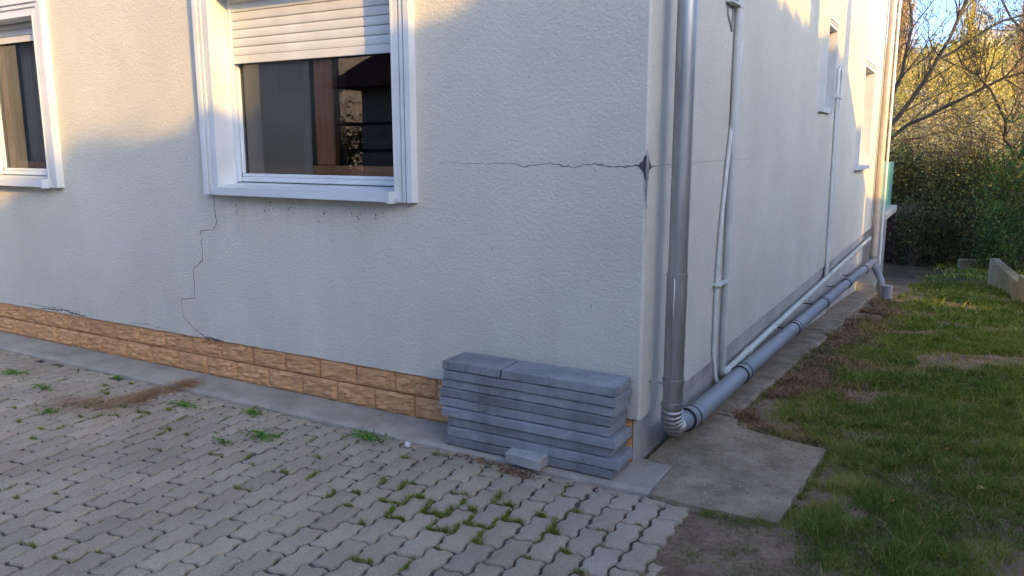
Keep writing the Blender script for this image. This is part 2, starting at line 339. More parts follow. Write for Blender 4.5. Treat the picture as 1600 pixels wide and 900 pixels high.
# ------------------------------------------------------------------ paving of wavy interlocking stones (real geometry)
PW = .1137; PL = .2275; X0 = .397
def paving():
    N = 8; A = .0078; gap = .0064; V = []; F = []; T = []; r = rng
    def stone(cx, cy, wd, ln, z, ex=0.0):
        # outline: long edges wave in x, ends wave in y, period PW
        pts = []
        hx = wd / 2 - gap; hy = ln / 2 - gap
        tt = np.linspace(0, 1, N * 2 + 1)
        wy = lambda t: -A * np.sin(2 * math.pi * t * 2)            # two waves per stone length
        we = lambda t: -A * np.sin(2 * math.pi * t)
        for t in tt[:-1]: pts.append((hx - wy(t), -hy + 2 * hy * t))
        te = np.linspace(0, 1, N + 1)
        for t in te[:-1]: pts.append((hx - 2 * hx * t, hy + we(1 - t) * 1.0))
        for t in tt[:-1]: pts.append((-hx - wy(1 - t), hy - 2 * hy * t))
        for t in te[:-1]: pts.append((-hx + 2 * hx * t, -hy + we(t)))
        P = np.array(pts); P = P + r.normal(size=P.shape) * .0008
        a = r.normal() * .022 + ex; c, s = math.cos(a), math.sin(a); P = P @ np.array([[c, s], [-s, c]])
        P += r.normal(size=2) * .0016
        tx, ty = r.normal(size=2) * .012; n = len(P); b = len(V)
        for k, (sc, dz) in enumerate(((1.0, -.055), (1.0, -.0075), (.975, -.0018), (.93, 0))):
            Q = P * sc if k < 2 else P - P / np.linalg.norm(P, axis=1)[:, None] * (.0035 if k == 2 else .009)
            for q in Q: V.append((cx + q[0], cy + q[1], z + dz + q[0] * tx + q[1] * ty))
        m = len(V) - b; V.append((cx, cy, z))
        col = np.clip(1 + r.normal() * .055, .80, 1.16) * np.array([1 + r.normal() * .015, 1, 1 + r.normal() * .015])
        for k in range(3):
            for i in range(n):
                j = (i + 1) % n; F.append((b + k * n + i, b + k * n + j, b + (k + 1) * n + j, b + (k + 1) * n + i)); T.append(col)
        for i in range(0, n, 2):
            F.append((b + 3 * n + i, b + 3 * n + (i + 1) % n, b + 3 * n + (i + 2) % n, b + m)); T.append(col)
    for c in range(0, 86):
        cx = X0 - PW * (c + .5)
        off = -.70 if c % 2 == 0 else -.812
        for k in range(-17, 3):
            y0 = off + PL * k; y1 = y0 + PL
            if y0 > -.33: continue
            ln = PL; cy = (y0 + y1) / 2
            if y1 > -.305: y1 = -.300 + rng.normal() * .006; ln = y1 - y0; cy = (y0 + y1) / 2
            if ln < .05: continue
            z = -.020 + .008 * (fbm(np.array(cx), np.array(cy), 1.5, 9) - .5) + rng.normal() * .0014
            stone(cx, cy, PW, ln, float(z))
    for (cx, cy, z, ex) in ((.455, -.93, -.028, .03), (.462, -1.16, -.026, -.05), (.575, -1.04, -.031, .1), (.58, -1.28, -.028, .02), (.47, -1.39, -.025, .0), (.69, -1.2, -.034, .12)):
        stone(cx, cy, PW, PL, z, ex)
    o = npmesh('paving', np.array(V), np.array(F), 'paver', np.array(T)); tag(o, kind='structure')
paving()
# sand bed / joint filler just beneath the stones
mb = MB(); mb.box(-9.5, .33, -4.7, -.3, -.08, -.031); o = mb.build('joint_soil', 'jsoil'); tag(o, kind='structure')

# ------------------------------------------------------------------ concrete apron
def apron():
    mb = MB(); n = 90; xs_ = np.linspace(-9, .19, n)
    prof = [(0.06, .002), (-.03, .001), (-.15, -.001), (-.25, -.002), (-.272, -.006), (-.287, -.016), (-.292, -.035), (-.292, -.08)]
    vs = []; m = len(prof)
    for x in xs_:
        e = .012 * (mn.noise(Vector((x * 2.2, 0, 0)))) + .006 * mn.noise(Vector((x * 9, 3, 0)))
        for (y, z) in prof: vs.append((x, y + (e if y < -.1 else 0), z + .003 * mn.noise(Vector((x * 3, y * 8, 1)))))
    fs = [(i * m + j, i * m + j + 1, (i + 1) * m + j + 1, (i + 1) * m + j) for i in range(n - 1) for j in range(m - 1)]
    mb.add(vs, [f[::-1] for f in fs]); mb.add(vs[-m:], [tuple(range(m))])
    tag(mb.build('concrete_apron', 'conc', smooth=True), kind='structure')
    # pad beside the corner
    out = [(.196, -.305), (.40, -.325), (.60, -.312), (.765, -.292), (.775, 0), (.795, .35), (.815, .67), (.62, .70), (.42, .745), (.315, .80), (.29, .93), (.05, .97), (.05, .05), (.196, .05)]
    P = []
    for i in range(len(out)):
        a = Vector((*out[i], 0)); b = Vector((*out[(i + 1) % len(out)], 0)); k = max(1, int((b - a).length / .035))
        for j in range(k):
            q = a.lerp(b, j / k); q += Vector((mn.noise(q * 14), mn.noise(q * 14 + Vector((5, 5, 5))), 0)) * .011; P.append((q.x, q.y))
    mb = MB(); mb.prism(P, -.12, lambda x, y: .0015 - .012 * max(0, x - .2) - .06 * max(0, y - .75)); tag(mb.build('concrete_pad', 'pad'), kind='structure')
    # strip that runs down the side wall
    n = 70; yy = np.linspace(.975, 9.35, n); vs = []
    for y in yy:
        e = .012 * mn.noise(Vector((y * 2, 8, 0))) + .006 * mn.noise(Vector((y * 7, 8, 0))); xo = .245 + .006 * y + e; z = float(slope(y)) + .006
        if y > 6.4: z += .03
        vs += [(-.1, y, z), (.1, y, z), (xo - .02, y, z - .003), (xo, y, z - .018), (xo, y, z - .15)]
    mb = MB(); mb.add(vs, [(i * 5 + j, i * 5 + j + 1, i * 5 + 6 + j, i * 5 + 5 + j) for i in range(n - 1) for j in range(4)] + [(0, 1, 2, 3, 4)[::-1]])
    mb.add([], []); o = mb.build('side_strip', 'pad'); tag(o, kind='structure')
apron()

# ------------------------------------------------------------------ house
FY = -.03; SX = .04; ZT = 5.6; XW = -9.0; YE = 10.62
house = thing('corner_house', 'cream stucco house corner with cracked wall, stone-look plinth and roller-shuttered windows', 'house', (0, 0, 0))
def facade(mb, mapf, u0, u1, z0, z1, holes, depth):
    us = sorted({u0, u1, *[h[0] for h in holes], *[h[1] for h in holes]}); zs = sorted({z0, z1, *[h[2] for h in holes], *[h[3] for h in holes]})
    for a, b in zip(us, us[1:]):
        for c, d in zip(zs, zs[1:]):
            if any(h[0] <= a and b <= h[1] and h[2] <= c and d <= h[3] for h in holes): continue
            mb.add([mapf(a, 0, c), mapf(b, 0, c), mapf(b, 0, d), mapf(a, 0, d)], [(0, 1, 2, 3)])
    for (a, b, c, d) in holes:
        for (p, q) in (((a, c), (a, d)), ((a, d), (b, d)), ((b, d), (b, c)), ((b, c), (a, c))):
            mb.add([mapf(p[0], 0, p[1]), mapf(q[0], 0, q[1]), mapf(q[0], depth, q[1]), mapf(p[0], depth, p[1])], [(0, 1, 2, 3)])
fm = lambda u, d, z: (u, FY + d, z)
sm = lambda u, d, z: (SX - d, u, z)
W1 = (-2.815, -1.385, 1.27, 2.50); W0 = (-5.62, -4.655, 1.27, 2.50)
W0b = (-8.3, -7.4, 1.27, 2.5)
S1 = (4.64, 5.16, 1.90, 2.69); S2 = (7.75, 8.9, 1.27, 2.58)
BZ = .275
wall = MB(); cz = .012
facade(wall, fm, XW, SX - cz, BZ, ZT, [W1, W0, W0b], .2)
facade(wall, sm, FY + cz, YE, BZ, ZT, [S1, S2], .2)
wall.add([(SX - cz, FY, BZ), (SX, FY + cz, BZ), (SX, FY + cz, ZT), (SX - cz, FY, ZT)], [(0, 1, 2, 3)])
wall.add([(SX, YE, BZ), (XW, YE, BZ), (XW, YE, ZT), (SX, YE, ZT)], [(0, 1, 2, 3)])
wall.add([(XW, YE, BZ), (XW, FY, BZ), (XW, FY, ZT), (XW, YE, ZT)], [(0, 1, 2, 3)])
wall.add([(XW, FY, ZT), (SX, FY, ZT), (SX, YE, ZT), (XW, YE, ZT)], [(0, 1, 2, 3)])
# ragged lower edge
def ragged(path, target):
    pts = []
    for (a, b) in zip(path, path[1:]):
        a = Vector(a); b = Vector(b); k = max(1, int((b - a).length / .018))
        for j in range(k): pts.append(a.lerp(b, j / k))
    pts.append(Vector(path[-1])); vs = []; n = len(pts)
    for p in pts:
        s = p.x if p.x < 0 and abs(p.y - FY) < .02 else 3 + p.y
        z = target(p) + .004 * mn.noise(Vector((s * 30, 0, 0))) + .004 * mn.noise(Vector((s * 7, 2, 0)))
        inn = Vector((min(p.x, SX - .034), max(p.y, .004), 0))
        vs += [(p.x, p.y, BZ), (p.x, p.y, z), (inn.x, inn.y, z + .004)]
    wall.add(vs, [(i * 3 + j, i * 3 + 3 + j, i * 3 + 4 + j, i * 3 + 1 + j)[::-1] for i in range(n - 1) for j in range(2)])
def tgt(p):
    if p.x < -.02 and p.y < 0: return .266 - .03 * max(0, 1 + p.x / 1.2) ** 1.5
    return .236 if p.y < 1.45 else .25
ragged([(XW, FY, 0), (-.02, FY, 0), (SX - cz, FY, 0), (SX, FY + cz, 0), (SX, 1.45, 0), (SX, YE, 0)], tgt)
wobj = wall.build('wall', 'stucco', house)
# plinth
mb = MB(); mb.box(XW + .05, -.002, .004, YE - .7, -1.3, .262); mb.build('plinth', 'plinth', house)
mb = MB(); mb.box(XW + .05, -.05, YE - .62, YE - .03, -1.3, .262); mb.build('end_pier', 'plinthb', house)
mb = MB(); mb.box(-.02, .012, .5, YE - .8, .14, .262); mb.build('ledge_band', 'plinthb', house)
# tiles on front plinth
def tiles():
    t = MB(); P = .2947; 
    for row, (z0, z1, off) in enumerate(((.004, .1295, -1.34), (.1365, .262, -1.182))):
        k = -28
        for k in range(-30, 6):
            a = off + P * k + .003; b = off + P * (k + 1) - .003
            if b < XW + .1 or a > -.02: continue
            b = min(b, -.006); a = max(a, XW + .1)
            nx = 14; nz_ = 7; vs = []
            for j in range(nz_ + 1):
                for i_ in range(nx + 1):
                    x = a + (b - a) * i_ / nx; z = z0 + (z1 - z0) * j / nz_
                    e = min(i_, nx - i_, j * 1.3, (nz_ - j) * 1.3); d = 0 if e == 0 else .003 + .013 * (.5 + mn.fractal(Vector((x * 11, row * 5 + z * 42, k)), 1, 2, 4))
                    vs.append((x, -.009 - max(0, d), z))
            w_ = nx + 1
            fs = [(j * w_ + i_, j * w_ + i_ + 1, (j + 1) * w_ + i_ + 1, (j + 1) * w_ + i_) for j in range(nz_) for i_ in range(nx)]
            t.add(vs, fs)
            ring = [0, nx, (nz_ + 1) * w_ - 1, nz_ * w_]
            q = [vs[i_] for i_ in ring]; t.add(q + [(p[0], .0, p[2]) for p in q], [(0, 4, 5, 1), (1, 5, 6, 2), (2, 6, 7, 3), (3, 7, 4, 0)])
    o = t.build('stone_cladding', 'tile', house); o['label'] = 'tan split-stone plinth tiles in two rows'
    g_ = MB(); g_.box(XW + .08, -.004, -.003, .003, .0, .262); g_.build('tile_grout', 'grout', o)
tiles()
# roof with small eaves
mb = MB(); e = .45; r0 = ZT + .012
mb.add([(XW - e, FY - e, r0), (SX + e, FY - e, r0), (SX + e, YE + e, r0), (XW - e, YE + e, r0), (-4.5, 4, r0 + 2.6), (-4.5, 6.6, r0 + 2.6)], [(0, 1, 4), (1, 2, 5, 4), (2, 3, 5), (3, 0, 4, 5), (3, 2, 1, 0)])
mb.build('roof', 'rooftile', house)
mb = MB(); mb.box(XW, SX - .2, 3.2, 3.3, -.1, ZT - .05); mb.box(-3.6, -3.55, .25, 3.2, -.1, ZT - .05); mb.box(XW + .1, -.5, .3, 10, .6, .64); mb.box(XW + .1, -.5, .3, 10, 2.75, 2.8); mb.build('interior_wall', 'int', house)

def ribbon(pts, wds, mapf, off, name, parent, label=None):
    """thin irregular crack ribbon lying 1.5 mm proud of the wall"""
    mb = MB(); P = [Vector(p) for p in pts]; Q = []; Wd = []
    for k in range(len(P) - 1):
        L = (P[k + 1] - P[k]).length; n_ = max(1, int(L / .016))
        for j in range(n_): Q.append(P[k].lerp(P[k + 1], j / n_)); Wd.append(wds[k] + (wds[k + 1] - wds[k]) * j / n_)
    Q.append(P[-1]); Wd.append(wds[-1]); vs = []
    for k, q in enumerate(Q):
        t = (Q[min(k + 1, len(Q) - 1)] - Q[max(k - 1, 0)]).normalized(); nn = Vector((-t.y, t.x))
        q = q + nn * (rnd.uniform(-1, 1) * .0045 + .006 * mn.noise(Vector((q.x * 20, q.y * 20, 3)))); wv = Wd[k] * rnd.uniform(.4, 1.35)
        for s_ in (-1, 1): p = q + nn * wv * .5 * s_; vs.append(mapf(p.x, -off, p.y))
    mb.add(vs, [(i * 2, i * 2 + 1, i * 2 + 3, i * 2 + 2) for i in range(len(Q) - 1)])
    o = mb.build(name, 'dark', parent)
    if label: o['label'] = label
    return o
ribbon([(-2.907, 1.237), (-2.898, 1.076), (-2.922, 1.012), (-3.053, 1.005), (-3.056, .799), (-3.151, .74), (-3.159, .537), (-3.299, .519), (-3.293, .393), (-3.20, .33), (-3.089, .279), (-2.93, .268)], [.005, .006, .005, .0045, .0045, .005, .0045, .0045, .004, .0045, .006, .007], fm, .0015, 'crack', wobj, 'stepped crack running down from the shuttered window')
ribbon([(-2.90, 1.10), (-2.905, 1.03), (-2.925, 1.012)], [.002, .003, .002], fm, .0022, 'crack', wobj)
ribbon([(-3.10, .277), (-2.98, .272), (-2.90, .27)], [.005, .012, .004], fm, .0025, 'crack', wobj)
ribbon([(-1.12, 1.466), (-.869, 1.467), (-.679, 1.469), (-.598, 1.45), (-.53, 1.463), (-.461, 1.474), (-.38, 1.456), (-.339, 1.454), (-.28, 1.463), (-.222, 1.47), (-.17, 1.462), (-.123, 1.459), (-.05, 1.462), (0.0, 1.467)], [.0012, .0016, .0022, .0038, .003, .003, .0045, .003, .0045, .003, .0045, .004, .005, .007], fm, .0015, 'crack', wobj, 'horizontal crack running to the hole at the corner')
ribbon([(-.02, 1.456), (.04, 1.458), (.10, 1.462), (.35, 1.463), (.6, 1.463), (1.0, 1.47), (2.1, 1.47)], [.008, .005, .0035, .002, .002, .0018, .001], sm, .0015, 'crack', wobj)
ribbon([(-5.05, .275), (-4.85, .285), (-4.7, .292), (-4.55, .28), (-4.4, .272)], [.004, .012, .009, .014, .004], fm, .0015, 'crack', wobj)
ribbon([(-5.2, .30), (-4.95, .295), (-4.75, .31), (-4.5, .296)], [.002, .004, .003, .002], fm, .0025, 'crack', wobj)
ribbon([(-3.9, .285), (-3.7, .295), (-3.55, .285), (-3.4, .29)], [.002, .003, .002, .001], fm, .0015, 'crack', wobj)
ribbon([(.037, 1.36), (.037, 1.2), (.036, 1.1)], [.003, .0015, .0015], fm, -.004, 'crack', wobj)
# burst hole at the corner with the bent metal bead showing
mb = MB(); c = (SX + .002, FY - .002); zc = 1.463
fr = [(-.043, .002), (-.031, .008), (-.027, .021), (-.013, .033), (-.011, .047), (-.001, .068)]; bl = [(-.030, -.01), (-.018, -.028), (-.009, -.045), (-.002, -.09)]
L = fr[::-1] + bl
vs = [(SX - .010, FY - .0025, zc + z * .7) for x, z in L]; vs2 = [(SX - .008 + x, FY - .0025, zc + z * .7) for x, z in L]
n_ = len(L); mb.add(vs2 + vs, [(i_, i_ + 1, n_ + i_ + 1, n_ + i_) for i_ in range(n_ - 1)])
L2 = [(.001, .068), (.007, .045), (.016, .022), (.028, .010), (.040, -.006), (.02, -.018), (.008, -.04), (.001, -.09)]
vs2 = [(SX + .0025, FY + .010 + y * 1.2, zc + z * .7) for y, z in L2]; vs = [(SX + .0025, FY + .010, zc + z * .7) for y, z in L2]; n_ = len(L2)
mb.add(vs + vs2, [(i_, i_ + 1, n_ + i_ + 1, n_ + i_) for i_ in range(n_ - 1)])
vs = [(SX - .010, FY - .0025, zc + z) for z in (.048, .02, 0, -.028, -.063)] + [(SX + .0025, FY + .010, zc + z) for z in (.048, .02, 0, -.028, -.063)]
mb.add(vs, [(i_, i_ + 1, 6 + i_, 5 + i_) for i_ in range(4)])
hole = mb.build('corner_hole', 'dark', wobj); hole['label'] = 'dark burst hole in the stucco at the house corner'
mb = MB(); zz = [.08, .05, .02, -.01, -.05, -.09, -.16, -.19]; ww = [.001, .005, .007, .008, .006, .005, .002, .001]
mb.tube([(SX + .001, FY - .003, zc + z) for z in zz], ww, 6); mb.build('corner_bead', 'steel_hoop', hole, True)
# mould specks below the window sill
mb = MB()
for (cx, cz_) in ((-2.72, 1.175), (-2.45, 1.165), (-2.40, 1.19), (-2.22, 1.175), (-2.2, 1.19), (-1.98, 1.14), (-1.95, 1.17), (-1.76, 1.18), (-1.7, 1.155), (-2.70, 1.14), (-1.55, 1.17)):
    for k in range(7):
        x = cx + rnd.gauss(0, .018); z = cz_ + rnd.gauss(0, .014); r_ = rnd.uniform(.0015, .0055)
        mb.add([(x + r_ * rnd.uniform(.6, 1.3) * math.cos(a), FY - .0012, z + r_ * rnd.uniform(.6, 1.3) * math.sin(a)) for a in [j * math.pi / 3 for j in range(6)]], [tuple(range(6))])
for k in range(140):
    x = rnd.uniform(-5.5, 0); z = rnd.uniform(.3, 2.6)
    if W1[0] - .25 < x < W1[1] + .2 and z > 1.1 or x < W0[1] + .2 and z > 1.1: continue
    r_ = rnd.uniform(.001, .0032); mb.add([(x + r_ * math.cos(a), FY - .0012, z + r_ * 1.3 * math.sin(a)) for a in [j * math.pi / 3 for j in range(6)]], [tuple(range(6))])
mb.build('mould_specks', 'dark', wobj)['kind'] = 'stuff'

# ---- windows.  local frame: u along the wall, d inward, z up
def window(T, hole, label, shutter_z, sash='double', curtain=None, deco=True, cas=.115, proj=.05, nose=True):
    u0, u1, z0, z1 = hole; p = MB(T)
    # stepped casing: bands of differing projection
    bands = [(0, .30, .042), (.30, .42, .033), (.42, .60, .047), (.60, .70, .038), (.70, 1.0, .054)] if deco else [(0, .6, proj), (.6, 1, proj * .7)]
    zt = z1; zb = z0 - .02
    for (a, b, d) in bands:
        p.box(u1 + cas * a, u1 + cas * b, -d, .001, zb, zt + cas * a, 0); p.box(u0 - cas * b, u0 - cas * a, -d, .001, zb, zt + cas * a, 0)
        p.box(u0 - cas * b, u1 + cas * b, -d, .001, zt + cas * a, zt + cas * b)
    W_ = p.build('window', 'trimw', house); W_['label'] = label
    q = MB(T); th = .012   # reveal lining
    q.box(u0, u0 + th, -.046, .135, z0, z1); q.box(u1 - th, u1, -.046, .135, z0, z1); q.box(u0 + th, u1 - th, -.046, .135, z1 - th, z1); q.build('reveal', 'trimw', W_)
    a, b = u0 + th, u1 - th
    q = MB(T); dn = -.085 if nose else -.03             # sill with a drip nose
    q.add([(a, .165, z0 + .055), (b, .165, z0 + .055), (b, dn, z0 + .03), (a, dn, z0 + .03), (a, .165, z0 + .005), (b, .165, z0 + .005), (b, dn, z0 - .018), (a, dn, z0 - .018)],
          [(3, 2, 1, 0), (7, 6, 2, 3), (4, 5, 6, 7), (0, 4, 7, 3), (1, 2, 6, 5)]); q.build('sill', 'white', W_)
    if nose: q = MB(T); q.box(b - .022, b + .004, -.094, .0, z0 - .026, z0 + .04); q.build('sill_cap', 'white', W_)
    fd0, fd1 = .122, .165; zf = z0 + .058
    q = MB(T)              # outer guide rails
    q.box(a + .001, a + .034, .100, .120, zf, z1 - .014, .003); q.build('guide_rail', 'white', W_)
    q = MB(T); q.box(b - .034, b - .001, .100, .120, zf, z1 - .014, .003); q.build('guide_rail', 'white', W_)
    q = MB(T); q.box(a + .002, b - .002, fd0, fd1, zf, zf + .030, .004); q.box(a + .03, b - .03, fd0 + .006, fd1, zf + .031, zf + .052, .003)
    q.box(a + .002, a + .042, fd0 + .002, fd1, zf + .053, z1 - .016, .004); q.box(b - .042, b - .002, fd0 + .002, fd1, zf + .053, z1 - .016, .004)
    q.box(a + .053, b - .053, fd0 + .002, fd1, z1 - .08, z1 - .016, .004); q.build('frame', 'white', W_)
    q = MB(T); q.add([(a + .04, .148, zf + .05), (b - .04, .148, zf + .05), (b - .04, .148, z1 - .07), (a + .04, .148, z1 - .07)], [(0, 1, 2, 3)]); q.build('pane', 'glass', W_)
    # brown inner casement
    q = MB(T); d0, d1 = .172, .215; zi = zf + .05
    q.box(a + .05, a + .135, d0, d1, zi, z1 - .03, .006); q.box(b - .115, b - .03, d0, d1, zi, z1 - .03, .006); q.box(a + .136, b - .116, d0, d1, zi, zi + .06, .006); q.box(a + .136, b - .116, d0, d1, z1 - .09, z1 - .03, .006)
    if sash == 'double': mid = (a + b) / 2 + .02; q.box(mid - .075, mid + .075, d0 - .01, d1, zi + .061, z1 - .091, .008)
    q.build('wooden_casement', 'brown', W_)
    if shutter_z:
        q = MB(T); z = shutter_z; first = True
        q.box(a + .03, b - .03, .104, .116, z, z + .048, .003); z += .0485
        while z < z1 - .02:
            h_ = min(.052, z1 - .015 - z); s0, s1 = a + .03, b - .03
            prof = [(.112, 0), (.1065, .004), (.1045, h_ * .35), (.1050, h_ * .7), (.1085, h_ - .004), (.1125, h_ - .001)]; n_ = len(prof)
            q.add([(s0, d, z + dz) for d, dz in prof] + [(s1, d, z + dz) for d, dz in prof], [(i_, i_ + 1, n_ + i_ + 1, n_ + i_)[::-1] for i_ in range(n_ - 1)])
            z += .0525
        q.box(a + .03, b - .03, .117, .120, shutter_z + .01, z1 - .016); q.build('roller_shutter', 'slat', W_)
    if sash == 'double':
        q = MB(T); q.add([(a + .06, .158, zf + .05), (mid - .10, .158, zf + .05), (mid - .10, .158, z1 - .07), (a + .06, .158, z1 - .07)], [(0, 1, 2, 3)]); q.build('insect_screen', 'screen', W_)
    if curtain:
        for (c0, c1, d, mt) in curtain:
            q = MB(T); n_ = max(8, int((c1 - c0) / .012)); vs = []
            for i_ in range(n_ + 1):
                u = c0 + (c1 - c0) * i_ / n_; dd = d + (.018 * math.sin(i_ * .9) + .01 * math.sin(i_ * .37)) * (0 if mt == 'curtain_gray' else 1)
                vs += [(u, dd, z0 + .06), (u + (.03 * math.sin(i_ * .2) if mt == 'curtain' else 0), dd, z1)]
            q.add(vs, [(i_ * 2, i_ * 2 + 2, i_ * 2 + 3, i_ * 2 + 1) for i_ in range(n_)]); q.build('curtain', mt, W_, True)
    return W_
TF = Matrix.Translation((0, FY, 0))
TS = Matrix.Translation((SX, 0, 0)) @ Matrix(((0, -1, 0, 0), (1, 0, 0, 0), (0, 0, 1, 0), (0, 0, 0, 1)))
window(TF, W1, 'large front window with its roller shutter half lowered', 2.065, 'double', [(-2.68, -2.06, .34, 'curtain_gray')])
window(TF, W0, 'narrower front window with shutter mostly raised and curtains behind', 2.345, 'single', [(-5.42, -4.7, .27, 'curtain')])
window(TF, W0b, 'front window beyond the left edge', 2.2, 'single')
window(TS, S1, 'small side window near the white conduits', None, 'single', [(4.7, 5.2, .33, 'curtain_gray')], cas=.065, nose=False)
window(TS, S2, 'taller side window close to the far downpipe', None, 'single', [(7.8, 8.85, .33, 'curtain_gray')], cas=.09)

# ---- pipes fixed to the house
dp = MB(); cx, cy = .152, .125
dp.tube([(cx + .001, cy, .94), (cx, cy, 5.5)], .0455, 24); dpo = dp.build('downpipe', 'galv', house, True); dpo['label'] = 'thick galvanised downpipe at the near corner'
q = MB(); q.tube([(cx, cy, .30), (cx, cy, .945)], .0495, 24); q.tube([(cx, cy, .935), (cx, cy, .95)], .0515, 24); q.box(cx - .006, cx + .006, cy - .053, cy - .044, .30, .93, .002); q.build('lower_section', 'galv', dpo, True)
q = MB()
for z in (.405, ):
    q.tube([(cx, cy, z - .012), (cx, cy, z + .012)], .054, 24); q.tube([(cx, cy, z + .013), (cx, cy, z + .018)], .0555, 24)
    q.tube([(.035, cy - .045, z), (cx - .03, cy - .045, z)], .005, 8)
q.build('bracket', 'galv', dpo, True)
q = MB(); q.tube([(cx, cy, 2.9), (cx, cy, 2.93)], .05, 24); q.build('bracket', 'galv', dpo, True)
q = MB(); pts = []; rad = []; Rr = .115
q.tube([(cx, cy, .285), (cx, cy, .305)], .056, 24)
N_ = 44
for i_ in range(N_ + 1):
    a = i_ / N_ * R(80); pts.append((cx - .01 * i_ / N_, cy + Rr * (1 - math.cos(a)), .29 - Rr * math.sin(a) * 1.25)); rad.append(.050 + .0048 * (math.sin(i_ / N_ * 2 * math.pi * 8.5) > .2))
q.tube(pts, rad, 24); q.build('elbow', 'galv', dpo, True)
e0 = Vector(pts[-1])
drain = [(cx - .01, e0.y - .02, e0.z + .004), (.148, .37, .135), (.148, .52, .112), (.148, 1.0, .094), (.148, 1.55, .080)]
drain2 = [(.148, 1.55, .080), (.148, 3.35, .018), (.145, 6.1, -.085), (.14, 8.8, -.205), (.135, 10.1, -.262)]
def lerp_path(P, y):
    for a, b in zip(P, P[1:]):
        if a[1] <= y <= b[1]: t = (y - a[1]) / (b[1] - a[1]); return tuple(a[k] + (b[k] - a[k]) * t for k in range(3))
q = MB(); q.tube(drain, [.047, .052, .0555, .0555, .0555], 24); dr = q.build('drain_pipe', 'pvc', house, True); dr['label'] = 'grey plastic drain pipe sloping along the foot of the side wall'
q = MB(); q.tube([lerp_path(drain2, y) for y in np.linspace(1.56, 10.1, 60)], .0555, 20); q.build('drain_length', 'pvc', dr, True)
allp = drain[:-1] + drain2
for y in (.42, 1.58, 3.42, 5.05, 6.9, 8.9):
    p0 = lerp_path(allp, y - .035); p1 = lerp_path(allp, y + .03); p2 = lerp_path(allp, y + .045); pm = lerp_path(allp, y - .05)
    q = MB(); q.tube([pm, p1], .0615, 24); c_ = q.build('coupling', 'pvc', dr, True)
    q = MB(); q.tube([p1, p2], .064, 24); q.build('seal_ring', 'rubber', dr, True)
    q = MB(); q.tube([lerp_path(allp, y - .062), pm], .0635, 24); q.build('seal_ring', 'rubber', dr, True)
for y in (3.2, 4.7, 6.2, 7.6):
    p0 = lerp_path(allp, y); q = MB(); q.tube([(0, y, p0[2] + .03), (p0[0], y, p0[2] + .03)], .006, 6); q.build('hanger', 'rubber', dr, True)
# far downpipe, elbow and gully
fx, fy = .118, 10.42
q = MB(); q.tube([(fx, fy, -.30), (fx, fy, 5.5)], .052, 20); fd = q.build('downpipe', 'bpipe', house, True); fd['label'] = 'beige downpipe at the far corner'
q = MB(); q.tube([(fx, fy, -.22), (fx, fy, -.30), (fx + .03, fy - .05, -.36), (fx + .18, fy - .5, -.50), (fx + .31, fy - 1.3, -.70)], .052, 16); q.tube([(fx, fy, -.19), (fx, fy, -.23)], .062, 16); q.build('outlet_pipe', 'pvc', fd, True)
q = MB(); q.tube([(fx + .095, fy + .01, -.34), (fx + .09, fy, 1.3), (fx + .085, fy, 5.5)], .020, 10); cd = q.build('conduit', 'wpipe', house, True); cd['label'] = 'thin white conduit beside the far downpipe'
# white conduits
q = MB(); q.tube([(.067, 1.38, 3.2), (.067, 1.38, .14), (.067, 1.40, .115), (.067, 1.45, .105)], .021, 14); ca = q.build('conduit', 'wpipe', house, True); ca['label'] = 'white vertical conduit with clips on the side wall'
q = MB(); q.tube([(.060, 1.52, 2.20), (.056, 1.45, 1.95), (.056, 1.33, 1.5), (.056, 1.23, 1.05), (.056, 1.20, .75), (.056, 1.205, .3), (.07, 1.21, .15), (.10, 1.23, .05)], .0125, 10); cb = q.build('conduit', 'wpipe', house, True); cb['label'] = 'thinner white cable duct crossing beside the vertical conduit'
q = MB(); q.tube([(.047, 1.20, 2.45), (.047, 1.215, 2.3), (.047, 1.31, 2.22), (.047, 1.335, 2.5)], .005, 6); q.build('loose_cable', 'pvc', cb, True)
q = MB()
for z in (2.37, .72): q = MB(); q.tube([(.067, 1.38, z - .011), (.067, 1.38, z + .011)], .026, 14); q.box(.04, .085, 1.17, 1.385, z - .006, z + .006, .002); q.build('clip', 'wpipe', ca, True)
q = MB(); q.tube([(.067, 1.44, .105), (.067, 2.2, .108), (.067, 10.2, .12)], .024, 14); hp = q.build('water_pipe', 'ypipe', house, True); hp['label'] = 'thin whitish water pipe running level above the drain'
for y in (1.44, 2.05, 4.3, 6.6): q = MB(); q.tube([(.067, y, .107), (.067, y + .07, .107)], .029, 14); q.build('joint', 'ypipe', hp, True)
q = MB(); q.tube([(.06, 5.70, .13), (.06, 5.66, 1.2), (.06, 5.60, 2.28), (.06, 5.61, 2.34), (.06, 5.65, 2.37), (.06, 5.74, 2.36), (.06, 5.80, 2.31), (.06, 5.83, 2.1)], .0165, 10)
q.tube([(.055, 5.83, 2.1), (.055, 5.86, .14)], .011, 8); v3 = q.build('conduit', 'wpipe', house, True); v3['label'] = 'hooked white conduit left of the taller side window'
q = MB(); q.box(.04, .08, 5.56, 5.92, 2.06, 2.085, .003); q.build('clip', 'wpipe', v3, True)
q = MB(); q.box(.012, .05, 5.83, 6.0, .125, .21, .004); q.build('brick_patch', 'redwood', house)

